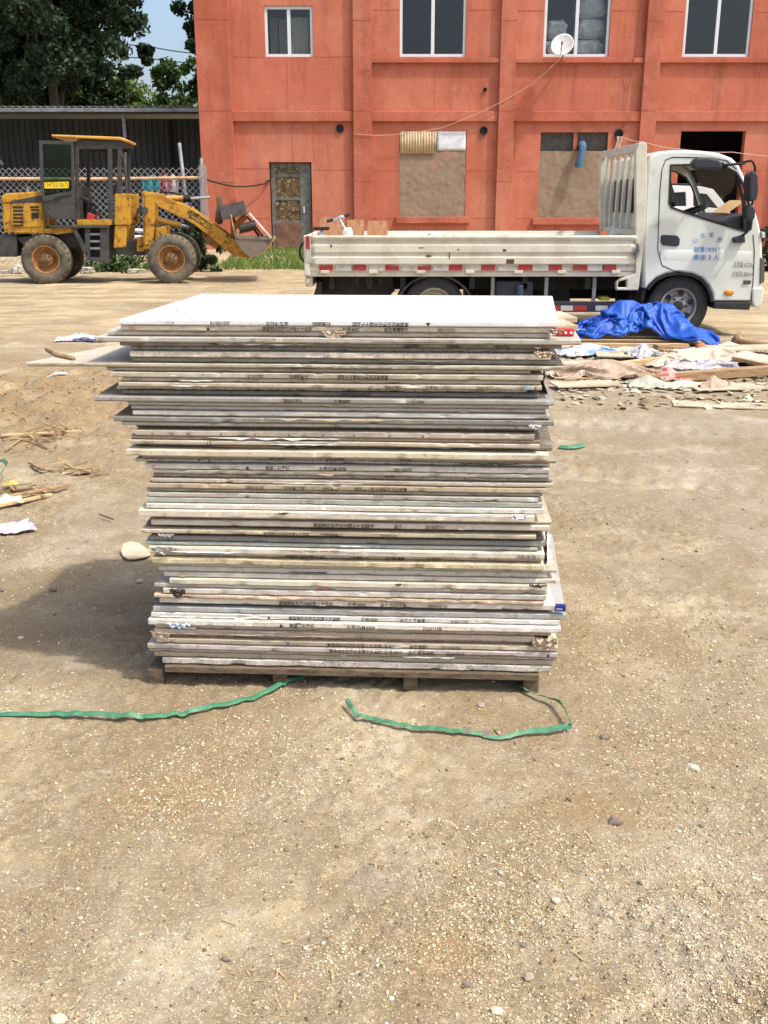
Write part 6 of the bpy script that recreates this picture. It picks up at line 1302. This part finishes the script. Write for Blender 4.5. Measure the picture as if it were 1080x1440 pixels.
# tiny scraps nobody could count
n = 1700; m = MB(); rnd = random.Random(11)
for k in range(n):
    px, py = rnd.uniform(785, 1090), min(575, max(492, rnd.gauss(527, 20))); g = G(px, py); w_ = rnd.uniform(.008, .045)
    m.cbox((g.x, g.y, gz(g.x, g.y)+.01), (w_*rnd.uniform(1, 3), w_, .005), Matrix.Rotation(rnd.uniform(0, 3), 3, 'Z') @ Matrix.Rotation(rnd.uniform(-.5, .5), 3, 'X') @ Matrix.Rotation(rnd.uniform(-.4, .4), 3, 'Y'))
tag(m.build('debris_scraps', M('scrap_mix', rgb(206, 196, 172), rgb(140, 122, 98), 1.7, .4, .6, rough=.85), origin=(0, 0, 0)), kind='stuff')
# left side: straw heaps, sticks, paper
m = MB()
for k in range(55):
    px, py = rnd.choice(((45, 628, 26, 9), (55, 626, 20, 8), (20, 700, 12, 10), (110, 668, 6, 3)))[0:2]; g = G(rnd.gauss(px, 24), rnd.gauss(py, 7)); l_ = rnd.uniform(.04, .22)
    m.cbox((g.x, g.y, gz(g.x, g.y)+rnd.uniform(.005, .05)), (l_, .012, .006), Matrix.Rotation(rnd.gauss(0, .7), 3, 'Z') @ Matrix.Rotation(rnd.uniform(-.4, .4), 3, 'Y'))
tag(m.build('straw_litter', M('dry_straw', rgb(178, 150, 108), rgb(130, 102, 70), 2.5, .4, .6, rough=.9), origin=(0, 0, 0)), kind='stuff')
GS = 'sticks lying at the left edge'
for px, py, L_, r_, mt, lb in ((60, 624, .5, .25, M_TIM, 'thin pale stick lying on the churned sand'), (24, 706, .6, .75, M_TIM2, 'brown stick slanting at the left edge'), (10, 716, .5, .8, M_TIM, 'pale stick beside the brown one at the left edge'), (14, 697, .4, .2, M('dark_stick', rgb(104, 80, 58), rough=.9), 'dark stick near the yellow scrap at left'), (150, 733, .13, -.75, M('dark_twig', rgb(80, 64, 52), rough=.9), 'short dark twig lying alone left of the stack'), (52, 664, .22, -.9, M_TIM2, 'short upright brown splinter behind the stick heap')):
    plank(lb, px, py, L_, .022 if L_ > .2 else .008, .016 if L_ > .2 else .006, r_, mt, .015, name='stick', cat='stick', group=GS)
plank('pale flat chip of wood lying on the churned sand', 108, 668, .16, .06, .015, .15, M_PLT, .01, -.1, name='wood_chip', cat='wood chip', group=None)
sheet('yellow wrapper scrap at the left edge', 16, 690, .08, .045, .3, M('yellow_wrapper', rgb(190, 172, 84), rough=.5), .02, 21, .03, 'wrapper', 'wrapper')
sheet('white paper sheet with mauve print cut by the left edge', 4, 750, .27, .12, .5, M('white_mauve_paper', rgb(206, 202, 206), rgb(176, 160, 184), 12, .52, .6, rough=.7), .03, 22, .015, 'paper_sheet', 'paper', tilt=(.05, .1))
sheet('pale scrap of paper on the track left of the jutting board', 82, 537, .16, .07, 0, M_BLP, .02, 23, .01, 'paper_sheet', 'paper')
sheet('white crumpled scrap near the stick heap', 15, 712, .12, .1, .5, M_PAP, .05, 24, .02, 'paper_sheet', 'paper')
sheet('dark blue and white film wad behind the jutting board', 116, 481, .6, .2, .15, M('navy_white_film', rgb(206, 208, 216), rgb(56, 60, 92), 5, .47, .54, rough=.4), .10, 25, .01, 'film_wad', 'plastic film')
# leaf shaped stone shard next to the stack
c = G(172, 782); m = MB(); o_ = [(170, 779), (174, 770), (185, 767), (197, 770), (209, 778), (213, 784), (205, 787), (190, 790), (180, 790), (173, 786)]
b0 = [G(x, y) for x, y in o_]; cc = sum(b0, Vector())/len(b0); zq = gz(cc.x, cc.y)+.012
m.add([(p.x, p.y, zq+.005+(p.y-cc.y)*.03) for p in b0]+[(p.x, p.y, zq-.004) for p in b0], [tuple(range(len(b0))), tuple(range(2*len(b0)-1, len(b0)-1, -1))]+[(k, (k+1) % len(b0), len(b0)+(k+1) % len(b0), len(b0)+k) for k in range(len(b0))])
tag(m.build('stone_shard', M('beige_shard', rgb(212, 192, 166), rgb(196, 174, 146), 6, rough=.8), bevel=.002), 'pale beige leaf shaped shard on the ground touching the stack', 'stone shard', kind='thing')
# ------------------------------------------------------------ green straps
M_STR = M('green_strap', rgb(62, 122, 90), rgb(112, 150, 120), 14, .45, .65, rough=.6, spec=.3, c3=rgb(168, 160, 130), s3=10, lo3=.6, hi3=.72)
M_LINE = M('light_strap_line', rgb(146, 196, 164), rough=.4)
def strap(label, pts, w_, lifts, tw=None, seg=10):
    pw = [G(x, y)+Vector((0, 0, 0)) for x, y in pts]; ps = []; tws = []
    for i in range(len(pw)-1):
        p0, p1, p2, p3 = pw[max(i-1, 0)], pw[i], pw[i+1], pw[min(i+2, len(pw)-1)]
        for k in range(seg):
            u = k/seg; q = .5*((2*p1)+(-p0+p2)*u+(2*p0-5*p1+4*p2-p3)*u*u+(-p0+3*p1-3*p2+p3)*u**3); q.z = gz(q.x, q.y)+.004+lifts[i]*(1-u)+lifts[i+1]*u; ps.append(q); tws.append(tw[i]*(1-u)+tw[i+1]*u if tw else 0)
    q = pw[-1].copy(); q.z = gz(q.x, q.y)+.004+lifts[-1]; ps.append(q); tws.append(tw[-1] if tw else 0)
    m = MB(); vs = []
    for i, p in enumerate(ps):
        d_ = ps[min(i+1, len(ps)-1)]-ps[max(i-1, 0)]; d_.normalize(); sd_ = Vector((-d_.y, d_.x, 0)).normalized(); a = tws[i]; s_ = sd_*math.cos(a)+Vector((0, 0, 1))*math.sin(a)
        ex = Vector((0, 0, abs(math.sin(a))*w_/2)); wv = w_*(1+.12*mn.noise(Vector((i*.3, 0, 0))))
        for k in (-1, -.33, .33, 1): vs.append(p+ex+s_*wv/2*k+Vector((0, 0, .002 if abs(k) < 1 else 0)))
    n_ = len(ps); m.add(vs, [(i*4+k, i*4+k+1, (i+1)*4+k+1, (i+1)*4+k) for i in range(n_-1) for k in range(3)])
    o = m.build('packing_strap', M_STR, solid=.0012); return tag(o, label, 'strap', 'green packing straps', 'thing'), ps
strap('long green strap curving from under the pallet to the left edge', [(-40, 1003), (0, 1008), (60, 1009), (110, 1009), (170, 1013), (230, 1010), (290, 1001), (350, 987), (395, 968), (428, 955)], .019, [.0, .0, .004, .012, .014, .006, .01, .004, .01, .012], [.0, .2, .3, .35, .3, .2, .3, .2, .3, .2])
so_, ps_ = strap('green strap with a silver clip looping out from under the pallet', [(488, 993), (500, 1010), (520, 1016), (570, 1026), (620, 1032), (670, 1036), (700, 1041), (740, 1036), (797, 1031), (801, 1029), (796, 1015), (786, 1000), (776, 992), (750, 982), (725, 968), (700, 955)], .0155, [.02, .012, .008, .01, .008, .004, .003, .008, .012, .016, .02, .022, .014, .01, .008, .01], [.5, .5, .3, .3, .3, .2, .2, .5, .9, 1.1, 1.2, 1.2, .7, .5, .5, .4])
for px, py in ((656, 1033.5), (684, 1037)):
    c = G(px, py); m = MB(); m.cbox((c.x, c.y, gz(c.x, c.y)+.013), (.026, .022, .005), Matrix.Rotation(-.12, 3, 'Z') @ Matrix.Rotation(.3, 3, 'X')); m.build('strap_clip', M_CHROME, so_)
strap('short green strap end lying right of the stack', [(786, 630), (800, 631.5), (822, 629)], .04, [.004, .008, .004], [.3, .3, .3])
strap('green strap loop at the left edge by the sticks', [(-10, 663), (6, 668), (12, 676), (4, 686), (-10, 692)], .025, [.02, .06, .08, .06, .02], [.8, .9, .9, .9, .8])

# ------------------------------------------------------------ scraps on and along the stack
GT = 'torn film and paper clinging to the stack'
def tatter(label, i, px0, px1, dz0, dz1, mat, seed, name='film_scrap', amp=.012, out=.004, cat='film scrap'):
    z0, z1, rec = BZ[i]; u0 = SP(px0, BD[i][0]+4)[0]; u1 = SP(px1, BD[i][0]+4)[0]; m = MB()
    m.grid(26, 10, lambda s, t_: SW(u0+(u1-u0)*s+.006*mn.noise(Vector((t_*4, seed, 1))), rec-out-amp*abs(mn.noise(Vector((s*5+seed, t_*2.5, 0))))-amp*.8*abs(mn.noise(Vector((s*13, t_*6, seed))))-.003, z1+dz1+(dz0-dz1)*t_*(.25+.75*math.sin(math.pi*min(1, max(0, s)))**.7)*(.75+.5*abs(mn.noise(Vector((s*6+seed, 0, 7)))))+.004*mn.noise(Vector((s*9, 3, seed)))))
    return tag(m.build(name, mat, smooth='all', solid=.0006), label, cat, GT, 'thing')
M_TAT = M('tan_torn_paper', rgb(206, 184, 160), rgb(176, 148, 122), 30, rough=.8); M_TAPE = M('dark_brown_tape', rgb(88, 72, 66), rgb(60, 50, 46), 30, rough=.5); M_WF = M('white_foam', rgb(232, 232, 230), rough=.6); M_BF = M('bluish_film', rgb(214, 228, 236), rgb(120, 140, 156), 40, .5, .58, rough=.3)
tatter('tan torn paper on the third and fourth boards, centre', 2, 452, 486, -.022, .004, M_TAT, 1)
tatter('bluish white torn film hanging on the left of the white board', 60, 238, 270, -.026, -.006, M_BF, 2, amp=.018)
tatter('dark brown tape scrap crossing boards near the left end', 55, 240, 262, -.012, .024, M_TAPE, 3, 'tape_scrap', cat='tape scrap')
tatter('white film strip lying along the cream board edge', 38, 400, 748, -.007, .002, M_WF, 4, amp=.004)
tatter('white film strip end crumpled at the right of the cream board', 38, 716, 742, -.012, .006, M_WF, 14, amp=.02)
tatter('white foam scrap on the dark grey board at left', 44, 222, 244, -.002, .009, M_WF, 5, amp=.008)
tatter('translucent torn film at the left ends below the foam scrap', 46, 214, 246, -.022, .006, M('dusty_film', rgb(186, 182, 172), rgb(150, 142, 130), 30, rough=.4), 6, amp=.014)
tatter('torn brown paper hanging along the lower boards', 62, 222, 480, -.009, -.012, M_TAT, 7, 'paper_scrap', cat='paper scrap', amp=.005)
tatter('twisted paper at the lower right corner of the stack', 63, 748, 784, -.034, .018, M_TAT, 8, 'paper_scrap', cat='paper scrap', amp=.03)
tatter('crumpled paper at the left end of the lower boards', 63, 212, 240, -.03, .012, M_TAT, 9, 'paper_scrap', cat='paper scrap', amp=.016)
tatter('black tape knot hanging under a light grey board', 30, 543, 556, -.012, -.006, M_TAPE, 10, 'tape_scrap', cat='tape scrap', amp=.02)
tatter('tan crumpled paper at the right end of a speckled board', 6, 752, 776, -.012, .010, M_TAT, 11, 'paper_scrap', cat='paper scrap', amp=.016)
tatter('small white curl of film at the right end, upper third', 20, 744, 760, -.008, .006, M_WF, 12, amp=.012)
tatter('dark chip of film on the splintered lower right board', 52, 744, 770, -.004, .006, M_TAPE, 13, amp=.008)
tatter('red and pink crumpled wrap above the long pale board end', 2, 772, 792, -.004, .014, M('pinkish_wrap', rgb(206, 176, 158), rgb(160, 120, 104), 30, rough=.7), 15, amp=.02, cat='wrap', name='wrap')
z4 = BZ[3][1]; M_RW = M('red_dotted_label', rgb(192, 44, 50), rough=.5)
c = SW(SP(799, 470)[0], .08, z4); m = MB(); m.cbox(c+Vector((0, 0, .012)), (.05, .03, .02), Matrix.Rotation(-.05, 3, 'Z')); bx_ = tag(m.build('red_box', M_RW, bevel=.002), 'small red box with white dots on the board jutting right', 'box', kind='thing')
m = MB()
for k in range(3): m.lathe([(.004, 0), (.004, -.0015)], c+Vector((-.016+.016*k, -.016, .012)), 10)
m.build('white_dots', M_WF, bx_)
for k, (px, dv_, lb) in enumerate(((793, .28, 'pale offcut lying at the back of the board jutting right'), (789, .5, 'second pale offcut behind the first on the jutting board'))):
    c = SW(SP(px, 460)[0]+.035*k+.02, dv_, z4); plank(lb, 0, 0, .07, .18, .018, .1, M_PLT, .001, pos=c, name='offcut', cat='offcut', group='offcuts on the jutting board')
# film hanging on the right flank
def flank(label, px, y0_, y1_, v0, v1, mat, seed):
    u0, zt_ = SP(px, y0_, v0); zb_ = SP(px, y1_, v0)[1]; m = MB()
    m.grid(14, 26, lambda s, t_: SW(u0+.012*s+.012*s*s+.012*mn.noise(Vector((s*3, t_*4, seed)))+.006*t_, v0+(v1-v0)*s, zt_+(zb_-zt_)*t_*(1+.25*mn.noise(Vector((s*4, 0, seed))))))
    tag(m.build('hanging_film', mat, smooth='all', solid=.0008), label, 'plastic film', 'film hanging down the right flank of the stack', 'thing')
flank('dusty pinkish film hanging at the upper right flank of the stack', 768, 528, 600, .10, .42, M('pinkish_film', rgb(196, 184, 180), rgb(176, 160, 152), 10, rough=.35), 2)
flank('white film with dark blue print on the right flank, halfway down', 769, 752, 806, .06, .25, M('white_blue_film', rgb(228, 228, 230), rgb(50, 54, 120), 16, .56, .6, rough=.4), 5)
flank('pale yellow foam lining at the lower right corner of the stack', 772, 893, 940, .03, .2, M('pale_yellow_foam', rgb(222, 210, 168), rough=.8), 8)
# curled brown cover lying on the farthest jutting board
z9 = BZ[8][1]; pts = [(66, 492), (80, 499), (104, 504)]
m = MB(); m.tube([G(x, y, z9+.006) for x, y in pts], [.007, .009, .006], 8); tag(m.build('bark_strip', M_TIM2, smooth='all'), 'brown strip lying on the farthest jutting cream board', 'strip', kind='thing')
